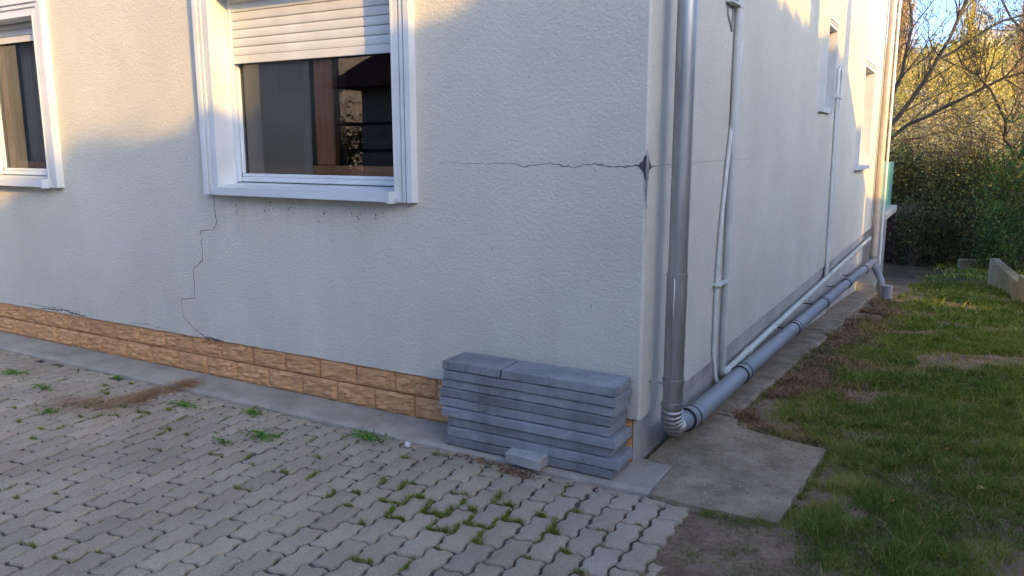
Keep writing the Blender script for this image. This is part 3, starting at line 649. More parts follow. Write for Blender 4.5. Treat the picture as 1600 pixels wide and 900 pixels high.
# terrace beyond the corner
ter = thing('terrace', 'pale concrete terrace slab with teal railing panel beyond the far downpipe', 'terrace', (0, 0, 0))
q = MB(); q.box(-2.5, .22, 11.0, 13.2, .34, .46, .01); q.build('slab', 'plaster', ter)
q = MB(); q.box(-2.3, .08, 11.2, 13.0, -.95, .34); q.build('base_wall', 'plinthb', ter)
q = MB(); q.box(.09, .12, 11.05, 13.0, .47, 1.28, .005); q.build('railing_panel', 'teal', ter)
q = MB(); q.tube([(.11, 11.02, .46), (.11, 11.02, 1.32)], .025, 10); q.build('railing_post', 'teal', ter, True)

# ------------------------------------------------------------------ stack of edging boards
def board(x0, x1, y0, y1, z0, th, seed):
    """concrete board: chamfered, chipped ends; built around its own centre"""
    r = random.Random(seed); mb = MB(); L_ = x1 - x0; W_ = y1 - y0; n = 26; c = .004; vs = []
    for i_ in range(n + 1):
        t = i_ / n; x = (t - .5) * L_
        w0 = .0008 * r.gauss(0, 1); ring = [(-W_ / 2, c), (-W_ / 2 + c, 0), (W_ / 2 - c, 0), (W_ / 2, c), (W_ / 2, th - c), (W_ / 2 - c, th), (-W_ / 2 + c, th), (-W_ / 2, th - c)]
        for (y, z) in ring:
            e = 0
            if i_ in (0, n): e = (-1 if i_ == n else 1) * (abs(r.gauss(0, .0045)) + (.003 if z in (0, th) else 0))
            ch = -abs(r.gauss(0, .0028)) if r.random() < .32 else 0
            vs.append((x + e, y + (w0 - ch if y < 0 else 0), z + (ch if z > th / 2 else -ch) * .5))
    fs = [(i_ * 8 + k, (i_ + 1) * 8 + k, (i_ + 1) * 8 + (k + 1) % 8, i_ * 8 + (k + 1) % 8) for i_ in range(n) for k in range(8)]
    fs = [f[::-1] for f in fs]; fs += [tuple(range(8))[::-1], tuple(range(n * 8, n * 8 + 8))]; mb.add(vs, fs)
    return mb
TH = .0475; STP = .0508
lay = [(-.955, .005, -.262, -.062), (-.935, .030, -.268, -.064), (-.945, -.012, -.252, -.055), (-.972, .016, -.268, -.06), (-.992, -.012, -.254, -.06), (-.985, -.010, -.258, -.052), (-.985, .004, -.250, -.058), (-.955, .012, -.264, -.062)]
ords = ['bottom', 'second from the bottom', 'third from the bottom', 'fourth from the bottom', 'middle fifth', 'fourth from the top', 'third from the top', 'second from the top']
extra = ['with damp dark stain along its foot', 'longer at the right', 'set back', 'with a paler front face', 'with rough chipped edges', 'with a faint blue-grey tint', 'thin shadow gap above it', 'below the top pieces']
for k, ((a, b, c0, c1), w1, w2) in enumerate(zip(lay, ords, extra)):
    z = .004 + k * STP; m_ = board(a, b, c0, c1, 0, TH, k)
    o = m_.build('edging_board', 'board', None, loc=((a + b) / 2 - .003, (c0 + c1) / 2, z)); o.rotation_euler = (0, 0, rnd.gauss(0, .004))
    tag(o, f'grey concrete edging board, {w1} of the stack, {w2}', 'edging board', 'edging boards stacked against the plinth')
z = .004 + 8 * STP
for (a, b, lb) in ((-.962, -.612, 'short piece of grey edging board lying on top of the stack at its left end'), (-.606, .008, 'longer piece of grey edging board lying on top of the stack at its right end')):
    o = board(a, b, -.268, -.062, 0, TH, a).build('edging_board', 'board', None, loc=((a + b) / 2, -.165, z + .001)); tag(o, lb, 'edging board', 'edging boards stacked against the plinth')
# loose block
mb = MB(); mb.box(-.1, .1, -.05, .05, 0, .06, .005); o = mb.build('paving_block', 'blockg', None, loc=(-.446, -.283, .0)); o.rotation_euler = (R(4), R(0), R(-5.5)); o.location.z = .003
tag(o, 'small grey paving block leaning at the foot of the edging board stack', 'block')
# debris by the block
def chips(name, c, n, s, mat, spread, label, cat, z=-.018):
    P = np.array([[c[0] + rnd.gauss(0, spread[0]), c[1] + rnd.gauss(0, spread[1]), z + rnd.uniform(.0, .008)] for _ in range(n)])
    V_, F_ = leaves(P, s, .4, .6); o = npmesh(name, V_, F_, mat, rng.random(n)); tag(o, label, cat, kind='stuff')
chips('dry_debris', (-.46, -.375), 260, .009, 'drygrass', (.06, .018), 'dry leaf litter in front of the loose grey block', 'debris')
chips('dry_debris', (-.66, -.33), 260, .007, 'drygrass', (.10, .015), 'dark crumbs of litter along the apron edge left of the block', 'debris')
# white ceramic bit
mb = MB(); mb.tube([(0, 0, 0), (0, 0, .008), (.002, 0, .02), (.004, 0, .024)], [.012, .018, .016, .006], 10); mb.tube([(-.014, 0, .024), (.02, 0, .026)], .004, 6)
o = mb.build('ceramic_fragment', 'trimw', None, True, loc=(-1.127, -.36, -.018)); tag(o, 'small white ceramic fragment on the pavers near the concrete apron', 'fragment')

# ------------------------------------------------------------------ grass
def blades(P, h, wd, lean, r=rng):
    n = len(P); a = r.uniform(0, 2 * np.pi, n); d = np.stack([np.cos(a), np.sin(a), np.zeros(n)], 1)
    b = r.uniform(0, 2 * np.pi, n); s = np.stack([np.cos(b), np.sin(b), np.zeros(n)], 1) * (wd * r.uniform(.6, 1.3, n))[:, None]
    hh = (h * r.uniform(.45, 1.3, n))[:, None]; ln = (lean * r.uniform(.2, 1.3, n))[:, None]; z = np.array([[0, 0, 1.0]])
    m = P + z * hh * .55 + d * ln * hh * .35; t = P + z * hh * (1 - .25 * ln) + d * ln * hh
    V = np.stack([P - s, P + s, m + s * .7, m - s * .7, t + s * .12, t - s * .12], 1).reshape(-1, 3)
    i_ = np.arange(n)[:, None] * 6; F = np.concatenate([i_ + [[0, 1, 2, 3]], i_ + [[3, 2, 4, 5]]], 1).reshape(-1, 4)
    return V, F
def cover(x, y):  # lawn cover 0..1
    e = x - (.80 + .06 * np.sin(y * 7) + .05 * np.sin(y * 17 + 1))
    c = smoothstep(-.02, .10, e) * (y < .78) + smoothstep(.0, .25, x - (.38 + .02 * y) - .1 * np.sin(y * 3.1)) * (y >= .78)
    nn = fbm(x, y, 2.1, 4) + .22 * smoothstep(1.25, .85, x) * (y > -.4) * (y < .9); c = c * (.06 + .94 * smoothstep(.40, .52, nn))
    c = c * (.35 + .65 * smoothstep(.30, .42, fbm(x, y, 6.5, 51)))
    c = c * np.where(y < -.35, smoothstep(.0, .16, x - .72 - .22 * fbm(x, y, 5, 8)), 1)
    return c
def lawn():
    Ps = []; 
    for (n, x0, x1, y0, y1, h, wd) in ((200000, .35, 3.2, -1.8, 2.2, .035, .0017), (150000, .3, 4.5, 2.2, 6, .045, .003), (110000, .25, 7, 6, 12.5, .055, .006), (60000, -6, 12, 12.5, 19, .055, .012)):
        x = rng.uniform(x0, x1, n); y = rng.uniform(y0, y1, n); k = rng.random(n) < cover(x, y) * (1 if y0 < 12 else .75)
        x = x[k]; y = y[k]; P = np.stack([x, y, TZ(x, y) - .002], 1); nn = fbm(x, y, 2.1, 4)
        cl = fbm(x, y, 9, 16); V_, F_ = blades(P, h * 1.25 * (.35 + .5 * fbm(x, y, 1.3, 6) + 1.0 * smoothstep(.35, .7, cl)), wd, 1.15)
        br = np.clip(1 - (x - .38 - .02 * y) / .5, 0, 1) * smoothstep(.7, 1.2, y) * .7
        t = np.clip(-.07 + rng.random(len(x)) * .42 + .28 * (fbm(x, y, .9, 12)) - .08 + .22 * (cl - .5) + .14 * smoothstep(1.2, 1.9, x) + .14 * smoothstep(2.5, 4.5, y) * smoothstep(9, 6, y) + .42 * smoothstep(.55, .38, nn) + br * .4, 0, 1)
        t[rng.random(len(x)) < .05] = 1
        Ps.append((V_, F_, np.repeat(t, 2)))
    b = 0; VV = []; FF = []; TT = []
    for V_, F_, t in Ps: VV.append(V_); FF.append(F_ + b); TT.append(t); b += len(V_)
    o = npmesh('lawn_grass', np.concatenate(VV), np.concatenate(FF), 'grass', np.concatenate(TT)); tag(o, 'patchy short green lawn beside the house', 'grass', kind='stuff')
    # brown dead growth along the strip
    n = 42000; y = .75 + 8 * rng.random(n) ** 1.35; x = .24 + .01 * y + .05 * np.sin(y * 5) + np.abs(rng.normal(size=n)) * (.24 + .06 * np.clip(y, 0, 3)); nn = fbm(x, y, 3, 22)
    k = (rng.random(n) < smoothstep(.36, .56, nn + .06)) & ~((y < .98) & (x < .34)) & ~((y < .80) & (x < .45)) ; x = x[k]; y = y[k]; nn = nn[k]
    cl = fbm(x, y, 8, 77); P = np.stack([x, y, TZ(x, y)], 1); V_, F_ = blades(P, .060 * (.15 + 1.2 * smoothstep(.3, .75, cl)) * np.clip(1.6 - x, .4, 1), .0017 + .0006 * y, 1.9)
    t = np.clip(rng.random(len(x)) * .8 + (nn - .5) * .5 + (cl - .5) * .5, 0, .8); t[rng.random(len(x)) < .10 + .5 * smoothstep(.5, .6, fbm(x, y, 2.6, 91))] = 1
    o = npmesh('dead_undergrowth', V_, F_, 'drygrass', np.repeat(t, 2)); tag(o, 'brown dried grass growing along the side concrete strip', 'dry grass', kind='stuff')
    # thin tufts in the dirt patch
    n = 9000; x = rng.uniform(.4, 1.3, n); y = rng.uniform(-1.6, -.3, n); m_ = fbm(x, y, 7, 31)
    k = (m_ > .60) | ((np.abs(y + .37) < .03) & (x > .45) & (rng.random(n) < .7)); x = x[k]; y = y[k]
    P = np.stack([x, y, TZ(x, y)], 1); V_, F_ = blades(P, np.full(len(x), .016), .0015, 1.6); t = rng.random(len(x)) * .5 + .05
    o = npmesh('dirt_patch_grass', V_, F_, 'grass', np.repeat(t, 2)); tag(o, 'thin grass tufts on bare soil between pavers and lawn', 'grass', kind='stuff')
lawn()
# soft pebbly crumbs on the dirt patch
def crumbs():
    n = 1500; x = rng.uniform(.38, 1.5, n); y = rng.uniform(-1.8, -.3, n); k = x < .95 + .25 * rng.random(n); x = x[k]; y = y[k]
    P = np.stack([x, y, TZ(x, y) + .001], 1); V_, F_ = leaves(P, .0035, .8); o = npmesh('soil_crumbs', V_, F_, 'brush', rng.random(len(x))); tag(o, 'crumbs and grit scattered on the bare soil patch', 'grit', kind='stuff')
    n = 1400; x = rng.uniform(-5.5, .35, n); y = -.3 - 3 * rng.random(n) ** 1.4; k = fbm(x, y, 1.5, 44) > .52; x = x[k]; y = y[k]
    P = np.stack([x, y, np.full(len(x), -.0165)], 1); V_, F_ = leaves(P, .0028, .8); o = npmesh('grit', V_, F_, 'drygrass', rng.random(len(x)) * .5); tag(o, 'dark grit scattered over the wavy pavers', 'grit', kind='stuff')
crumbs()
# grass in the paver joints, concentrated where the photograph shows it
def joint_grass():
    P = []; H = []
    def dens(x, y):
        d = 1.25 * math.exp(-(((x + .62) / .55) ** 2 + ((y + .93) / .20) ** 2)) + .9 * math.exp(-(((x + .25) / .25) ** 2 + ((y + .75) / .17) ** 2)) + .35 * math.exp(-(((x + 1.45) / .5) ** 2 + ((y + .75) / .25) ** 2)) + .10
        d += .2 * math.exp(-(((x + 3.4) / 1.2) ** 2 + ((y + .9) / .5) ** 2)) + .25 * math.exp(-(((x + .3) / .5) ** 2 + ((y + 1.2) / .25) ** 2)); return d
    for c_ in range(0, 70):
        xb = X0 - PW * c_; off = -.70 if c_ % 2 == 0 else -.812
        for k in range(-11, 3):
            yj = off + PL * k
            if yj > -.32: continue
            for seg in range(4):      # long joint quarters and end joint
                if seg < 2: xa, ya, xb2, yb2 = xb, yj + seg * .11, xb, yj + seg * .11 + .1
                else: xa, ya, xb2, yb2 = xb - PW * (seg - 2) / 2 - .005, yj, xb - PW * (seg - 1) / 2, yj
                mx_, my_ = (xa + xb2) / 2, (ya + yb2) / 2
                if my_ > -.31: continue
                d = dens(mx_, my_)
                if rnd.random() > d * (.68 if seg >= 2 else .34): continue
                n = int(rnd.uniform(30, 150) * min(1, d + .3)); hh = rnd.uniform(.008, .034) * min(1, .45 + d)
                for _ in range(n):
                    t = rnd.betavariate(1.6, 1.6); x = xa + (xb2 - xa) * t; y = ya + (yb2 - ya) * t
                    if seg < 2: x += .0078 * math.sin(2 * math.pi * ((y - yj) / PL) * 2)
                    else: y -= .0078 * math.sin(2 * math.pi * (1 - (xb - x) / PW))
                    P.append((x + rnd.gauss(0, .0055), y + rnd.gauss(0, .0055), -.024)); H.append(hh)
    V_, F_ = blades(np.array(P), np.array(H) + .006, .0013, 1.1); t = np.clip(rng.random(len(P)) * .55 + .1, 0, 1)
    t[rng.random(len(P)) < .08] = .95
    o = npmesh('joint_grass', V_, F_, 'grass', np.repeat(t, 2)); tag(o, 'green grass tufts sprouting from the wavy paver joints', 'grass', kind='stuff')
    # moss/soil in joints
joint_grass()
# broad-leaved weeds
def weed(x, y, s, n, lab, seed, flat=.75):
    r = np.random.default_rng(seed); t = thing('weed', lab, 'weed', (x, y, -.02), 'broad-leaved weeds between the pavers')
    P = []; A = []
    for k in range(n):
        a = r.uniform(0, 6.28); rad = s * abs(r.normal()) * .55; P.append((rad * math.cos(a) * 1.5, rad * math.sin(a) * .7, r.uniform(.004, .022)))
    V_, F_ = leaves(np.array(P), .0085, .5, flat, r); npmesh('leaves', V_, F_, 'weed', r.random(n), t)
    mb = MB()
    for k in range(5):
        a = r.uniform(0, 6.28); mb.tube([(0, 0, 0), (s * .4 * math.cos(a), s * .25 * math.sin(a), .012), (s * .8 * math.cos(a), s * .5 * math.sin(a), .008)], [.0012, .001, .0006], 4)
    mb.build('stems', 'grass', t)
for i_, (x, y, s, n, lab) in enumerate((
    (-4.376, -.629, .11, 160, 'low green weed on the pavers nearest the left edge'),
    (-3.829, -.729, .08, 90, 'small pale weed on the pavers left of the dry straw'),
    (-3.62, -.345, .05, 60, 'tiny weed beside the concrete apron left of the straw'),
    (-2.719, -.50, .12, 170, 'flat green weed just right of the dry straw heap'),
    (-1.91, -.64, .13, 230, 'spreading green weed in the middle of the paving'),
    (-2.26, -.385, .09, 170, 'leafy green weed touching the apron below the stepped crack'),
    (-1.40, -.365, .12, 300, 'dense bushy weed touching the apron left of the ceramic fragment'),
    (-2.03, -.80, .08, 90, 'sparse weed just in front of the spreading green weed'),
    (-4.9, -.95, .09, 80, 'small weed at the left edge in front of the nearest weed'),
    (-3.35, -.98, .11, 110, 'low weed in front of the dry straw'))): weed(x, y, s, n, lab, 100 + i_)
# straw
def straw():
    P = []; n = 1500
    path = [(-3.45, -.85), (-3.2, -.75), (-3.1, -.60), (-3.14, -.42), (-3.07, -.27), (-3.02, -.2)]
    for k in range(n):
        t = rnd.random() * 4.999; i_ = int(t); f = t - i_; a, b = path[i_], path[i_ + 1]; sp = .10 if i_ < 2 else .05
        P.append((a[0] + (b[0] - a[0]) * f + rnd.gauss(0, sp), a[1] + (b[1] - a[1]) * f + rnd.gauss(0, sp * .7), -.017 + abs(rnd.gauss(0, .008)) + (.02 if a[1] > -.3 else 0)))
    P = np.array(P); m = len(P); a = rng.normal(size=(m, 3)); a[:, 2] *= .15; a /= np.linalg.norm(a, axis=1)[:, None]; s = rng.uniform(.012, .045, m)[:, None]
    pr = np.cross(a, [0, 0, 1.0]) * .0017
    V_ = np.stack([P - a * s - pr, P - a * s + pr, P + a * s + pr, P + a * s - pr], 1).reshape(-1, 3); F_ = np.arange(4 * m).reshape(m, 4)
    o = npmesh('dry_straw', V_, F_, 'straw', .15 + .6 * rng.random(m)); tag(o, 'heap of dry brown straw trailing across the pavers from the apron', 'straw', kind='stuff')
straw()
def leaf(x, y, lab, s=.022, tone=.5, dz=.03):
    n = 3; V_ = np.array([(-s, 0, .004), (-s * .3, s * .55, .012), (s * .7, s * .35, .006), (s, 0, .010), (s * .6, -s * .4, .008), (-s * .4, -s * .5, .002)]); F_ = np.array([[0, 5, 2, 1], [5, 4, 3, 2]])
    o = npmesh('fallen_leaf', V_, F_, 'deadleaf', np.full(2, tone)); o.location = (x, y, float(TZ(x, y)) + dz); o.rotation_euler = (rnd.gauss(0, .2), rnd.gauss(0, .2), rnd.uniform(0, 6)); tag(o, lab, 'leaf', 'fallen leaves on the lawn')
leaf(1.165, .10, 'reddish fallen leaf on the lawn right of the concrete pad', .020, .1)
leaf(1.50, .42, 'pale yellow fallen leaf on the lawn near the right edge', .024, 1.0)
leaf(1.36, .98, 'orange fallen leaf on the bare patch of lawn', .026, .1, .012)
leaf(1.42, .93, 'second orange fallen leaf beside it on the bare patch', .024, .3, .012)
leaf(1.47, .99, 'tan fallen leaf at the right of the bare patch', .024, .55, .012)

# ------------------------------------------------------------------ garden objects behind
q = MB(); n_ = 20
def gw(y): return 2.42 - .105 * (y - 7.2)
for (y0, y1, h, nm) in ((7.0, 10.1, -.30, 0), (10.13, 12.95, -.42, 1)):
    b = [(gw(y0), y0), (gw(y0) + .14, y0), (gw(y1) + .14, y1), (gw(y1), y1)]; q.prism(b, lambda x, y: float(slope(y)) - .2, lambda x, y, h=h: h)
tag(q.build('garden_wall', 'gwall'), 'low mossy concrete garden wall at the right of the lawn', 'wall')
fen = thing('picket_fence', 'dark weathered picket fence at the back of the shady garden', 'fence', (0, 19.3, -1.3))
for k in range(24):
    q = MB(); q.box(-.045, .045, -.012, .012, 0, 1.12 + rnd.uniform(-.03, .03)); o = q.build('picket', 'fencewood', fen); o.location = (.42 + k * .125, 0, 0)
for z in (.3, .85): q = MB(); q.box(.35, 3.4, .013, .05, z, z + .07); q.build('rail', 'fencewood', fen)
shd = thing('garden_shed', 'dark red wooden shed panel standing left of the picket fence', 'shed', (-.55, 18.6, -1.3))
q = MB(); q.box(-.9, .65, -.0, 1.2, 0, 1.15); q.build('wall', 'redwood', shd)
q = MB(); q.prism([(-1.0, -.1), (.75, -.1), (.75, 1.35), (-1.0, 1.35)], 1.152, lambda x, y: 1.21 + .12 * y); q.build('roof', 'fencewood', shd)
q = MB(); q.box(-.6, .0, -.03, -.002, .02, 1.1); q.build('door', 'redwood', shd)
q = MB(); q.box(-.19, .19, -.12, .12, 0, .26, .02); o = q.build('concrete_block', 'gwall', None, loc=(1.52, 17.4, -1.27)); o.rotation_euler.z = .2; tag(o, 'pale rectangular block lying under the dark garden shrubs', 'block')
gu = thing('gully_pipe', 'short grey upright pipe catching the far downpipe outlet', 'pipe', (.455, 9.02, -.645))
q = MB(); q.tube([(0, 0, -.05), (0, 0, .20)], .072, 18, cap=False); q.tube([(0, 0, .0), (0, 0, .03)], .080, 18); q.tube([(0, 0, .17), (0, 0, .205)], .080, 18); q.build('body', 'pvc', gu, True)
q = MB(); q.box(-.005, .26, 9.40, 9.9, -.78, -.50, .01); tag(q.build('concrete_step', 'conc'), 'dark concrete block at the end of the side strip', 'block')

# ------------------------------------------------------------------ trees
def grow(mb, P, p, d, L_, r, depth, rr, leafp, up=.12, spread=.6, kids=(3, 5), nseg=5, minr=.006):
    pts = [p]; q = p.copy(); dd = d.normalized(); seg = L_ / nseg
    for s in range(nseg):
        dd = (dd + Vector((rr.gauss(0, .16), rr.gauss(0, .16), rr.gauss(0, .12) + up * .5))).normalized(); q = q + dd * seg; pts.append(q.copy())
    n = len(pts); mb.tube(pts, [max(minr, r * (1 - .65 * i_ / (n - 1))) for i_ in range(n)], 6 if depth > 1 else (4 if depth > 0 else 3), cap=False)
    if depth <= 1:
        for _ in range(leafp):
            t = rr.random(); i_ = min(int(t * nseg), nseg - 1); c = pts[i_].lerp(pts[i_ + 1], t * nseg - i_); P.append(tuple(c + Vector((rr.gauss(0, .09), rr.gauss(0, .09), rr.gauss(0, .09)))))
    if depth == 0: return
    for k in range(rr.randint(*kids)):
        t = rr.uniform(.25, 1) if depth < 3 else rr.uniform(.4, 1); i_ = min(int(t * nseg), nseg - 1); c = pts[i_].lerp(pts[i_ + 1], t * nseg - i_)
        nd = (dd + Vector((rr.gauss(0, spread), rr.gauss(0, spread), rr.gauss(0, spread * .7) + up))).normalized()
        grow(mb, P, c, nd, L_ * rr.uniform(.45, .75), r * (1 - .6 * t) * .62, depth - 1, rr, leafp, up, spread, kids, nseg, minr)
def finish(t, mb, P, leafm, size, bark='bark', squash=.55):
    mb.build('trunk', bark, t, False)
    if P: V_, F_ = leaves(np.array(P), size, squash); npmesh('crown', V_, F_, leafm, rng.random(len(P)), t)
# big open tree behind the far corner: limbs sweep up and right
def big_tree():
    t = thing('tree', 'large half-bare tree leaning right from behind the far house corner', 'tree', (-1.1, 21.5, -1.35)); rr = random.Random(3); mb = MB(); P = []
    mb.tube([(-.3, 0, 0), (-.25, 0, 1.2), (-.1, 0, 2.6), (.0, 0, 3.2)], [.26, .22, .19, .17], 10, cap=False)
    limbs = [([(0, 0, 3.0), (.9, -.2, 4.2), (1.55, -.3, 5.3), (2.0, -.2, 6.6), (2.6, -.1, 8.2)], .15),
             ([(.1, 0, 3.0), (1.3, -.3, 3.75), (2.6, -.5, 4.4), (3.9, -.6, 5.0), (5.2, -.5, 5.2)], .11),
             ([(0, 0, 3.1), (.5, .2, 4.6), (.7, .3, 5.6), (.6, .3, 7.2), (.3, .4, 8.8)], .13),
             ([(1.5, -.3, 5.2), (2.5, -.6, 5.9), (3.6, -.8, 6.2), (4.4, -.9, 6.1)], .07),
             ([(0, 0, 2.5), (.8, .5, 3.1), (1.9, .6, 3.3), (3.0, .5, 3.0)], .06),
             ([(0, 0, 2.2), (-.9, .3, 3.6), (-1.6, .4, 5.2), (-2.0, .3, 7)], .12)]
    for pts, r in limbs:
        pts = [Vector(p) for p in pts]; n = len(pts); dense = []
        for a, b in zip(pts, pts[1:]):
            for k in range(3): dense.append(a.lerp(b, k / 3) + Vector((rr.gauss(0, .035), rr.gauss(0, .03), rr.gauss(0, .035))))
        dense.append(pts[-1]); m = len(dense); mb.tube(dense, [r * .45 * (1 - .8 * i_ / (m - 1)) + .008 for i_ in range(m)], 7, cap=False)
        for k in range(16):
            f = rr.uniform(.2, 1); i_ = min(int(f * (m - 1)), m - 2); c = dense[i_]; dd = (dense[i_ + 1] - c).normalized()
            nd = dd + Vector((rr.gauss(0, .6), rr.gauss(0, .5), rr.gauss(.15, .55)))
            grow(mb, P, c, nd, rr.uniform(.9, 1.9) * (1.15 - .4 * f), r * .16, 2, rr, 3, .05, .6, (2, 4), 4, .006)
    finish(t, mb, P, 'olive', .038)
big_tree()
def right_tree():
    t = thing('tree', 'dark-limbed forked tree with bare twigs near the right edge', 'tree', (2.15, 19.8, -1.3)); rr = random.Random(8); mb = MB(); P = []
    mb.tube([(0, 0, 0), (.1, 0, 1.5), (.2, 0, 2.5)], [.16, .13, .12], 8, cap=False)
    for pts, r in (([(.2, 0, 2.4), (.55, 0, 3.6), (.75, .1, 4.8), (.8, .1, 6.5), (.8, 0, 8)], .10), ([(.2, 0, 2.4), (-.1, .2, 3.5), (-.8, .2, 4.6), (-1.3, .2, 5.2)], .07), ([(.25, 0, 2.6), (.9, -.3, 3.3), (1.6, -.4, 4.6), (2.0, -.4, 6)], .09), ([(.6, 0, 4.0), (.1, 0, 5.6), (-.6, 0, 6.6), (-1.0, 0, 7.6)], .055), ([(.1, 0, 1.9), (-.5, -.2, 2.5), (-1.0, -.3, 2.6)], .05)):
        pts = [Vector(p) for p in pts]; dense = []
        for a, b in zip(pts, pts[1:]):
            for k in range(3): dense.append(a.lerp(b, k / 3) + Vector((rr.gauss(0, .04), rr.gauss(0, .03), rr.gauss(0, .04))))
        dense.append(pts[-1]); m = len(dense); mb.tube(dense, [r * .55 * (1 - .8 * i_ / (m - 1)) + .008 for i_ in range(m)], 7, cap=False)
        for k in range(15):
            f = rr.uniform(.15, 1); i_ = min(int(f * (m - 1)), m - 2); c = dense[i_]; dd = (dense[i_ + 1] - c).normalized()
            grow(mb, P, c, dd + Vector((rr.gauss(0, .7), rr.gauss(0, .5), rr.gauss(.2, .5))), rr.uniform(.7, 1.5), r * .2, 2, rr, 3, .05, .65, (2, 4), 4, .006)
    finish(t, mb, P, 'olive', .034, 'darkbark')
right_tree()
def shrub(x, y, rx, ry, h, n, mat, lab, seed, size=.035, name='shrub', cat='shrub', group='shrubs at the back of the garden', z=None, bark='darkbark'):
    z = float(TZ(x, y)) if z is None else z; t = thing(name, lab, cat, (x, y, z), group); rr = random.Random(seed); mb = MB(); r = np.random.default_rng(seed)
    cl = []
    for k in range(16):
        a = rr.uniform(0, 6.28); rad = math.sqrt(rr.random()); hz = rr.uniform(.22, .95); c = Vector((rx * rad * math.cos(a) * (1.15 - .5 * hz), ry * rad * math.sin(a) * (1.15 - .5 * hz), h * hz)); cl.append(c)
        mid = Vector((c.x * .4, c.y * .4, c.z * .55)) + Vector((rr.gauss(0, .06), rr.gauss(0, .06), 0)); mb.tube([(c.x * .1, c.y * .1, 0), mid, c, c + Vector((rr.gauss(0, .15), rr.gauss(0, .15), .25))], [.03, .02, .011, .005], 4, cap=False)
        for j in range(5):
            e = c + Vector((rr.gauss(0, .35), rr.gauss(0, .3), rr.gauss(.1, .3))); mb.tube([mid.lerp(c, rr.random()), (mid + c) / 2 + (e - c) * .5 + Vector((0, 0, .05)), e], [.009, .007, .004], 3, cap=False)
    k = r.integers(0, len(cl), n); C_ = np.array([tuple(c) for c in cl])[k]; sg = np.array([rx, ry, h * .6]) * .27 * r.uniform(.5, 1.2, len(cl))[k][:, None]
    P = C_ + r.normal(size=(n, 3)) * sg; P[:, 2] = np.abs(P[:, 2]); mb.build('stems', bark, t); V_, F_ = leaves(P, size, .5, 0, r); npmesh('foliage', V_, F_, mat, np.clip(r.random(n) * .8 + .25 * (r.random(len(cl))[k] - .3), 0, 1), t)
shr = [(-1.2, 21.2, 1.2, .9, 2.8, 7000, 'shade', 'dark shrub rising behind the red shed'),
       (.25, 20.3, 1.1, .8, 2.45, 7500, 'shade', 'dense shaded shrub behind the left half of the picket fence'),
       (1.45, 19.6, 1.0, .8, 2.45, 7500, 'shade', 'round shaded shrub behind the pale block'),
       (2.5, 18.3, 1.1, .9, 2.5, 8000, 'evergreen', 'dark evergreen shrub left of the mossy wall end'),
       (.9, 22.5, 1.3, .8, 3.1, 6000, 'brush', 'tangled twiggy shrub rising above the garden shrubs'),
       (-.5, 19.9, .9, .7, 2.6, 6500, 'shade', 'low dark shrub pressing against the picket fence'),
       (2.0, 21.6, 1.4, .8, 2.7, 8000, 'shade', 'tall dark shrub in the middle behind the garden'),
       (-.2, 23.0, 1.8, .9, 2.8, 9000, 'shade', 'broad dark shrub behind the picket fence'),
       (.9, 18.4, .5, .4, 1.3, 2500, 'shade', 'small shrub in front of the picket fence'),
       (2.1, 17.2, .6, .5, 1.6, 3500, 'evergreen', 'small shrub right of the pale block'),
       (.35, 17.9, .45, .35, 1.5, 3000, 'shade', 'small dark shrub in front of the red shed corner'),
       (3.9, 21.0, 1.5, 1.0, 3.1, 7000, 'shade', 'large dark shrub at the right behind the mossy wall')]
for k, a in enumerate(shr): shrub(*a, 40 + k)
shrub(2.72, 11.8, .62, 1.3, 2.9, 16000, 'evergreen', 'green bush overhanging the mossy garden wall at the right edge', 61, .030, 'bush', 'bush', None, -.9)
# mid-distance thickets, sunlit
mids = [(-3.5, 29, 2.4, 1.6, 4.0, 'olive', 'olive thicket on the left behind the leaning tree'), (-.6, 28, 2.0, 1.5, 4.2, 'brush', 'brown sunlit brush behind the garden shrubs at left'), (2.2, 30, 2.2, 1.6, 4.6, 'brush', 'brown sunlit brush in the middle behind the garden'),
        (4.3, 27, 1.5, 1.3, 4.4, 'olive', 'olive thicket at right behind the forked tree'), (.8, 36, 2.6, 2, 5.0, 'olive', 'olive shrubs at the foot of the willows'), (7.0, 30, 2, 1.6, 5.0, 'olive', 'olive shrubs beyond the right edge'), (5.2, 38, 2.6, 2, 5.2, 'brush', 'tall brown brush behind the forked tree'), (-3, 40, 3, 2, 6.5, 'olive', 'tall olive thicket far left beside the house edge')]
for k, (x, y, rx, ry, h, mt, lab) in enumerate(mids): shrub(x, y, rx, ry, h, 6500, mt, lab, 80 + k, .055, 'thicket', 'thicket', 'sunlit thickets behind the garden', None, 'bark')
shrub(3.35, 25.5, .55, .45, 4.4, 2200, 'yellow', 'bright yellow-leaved shrub left of the forked tree', 95, .045, 'shrub', 'shrub', None)
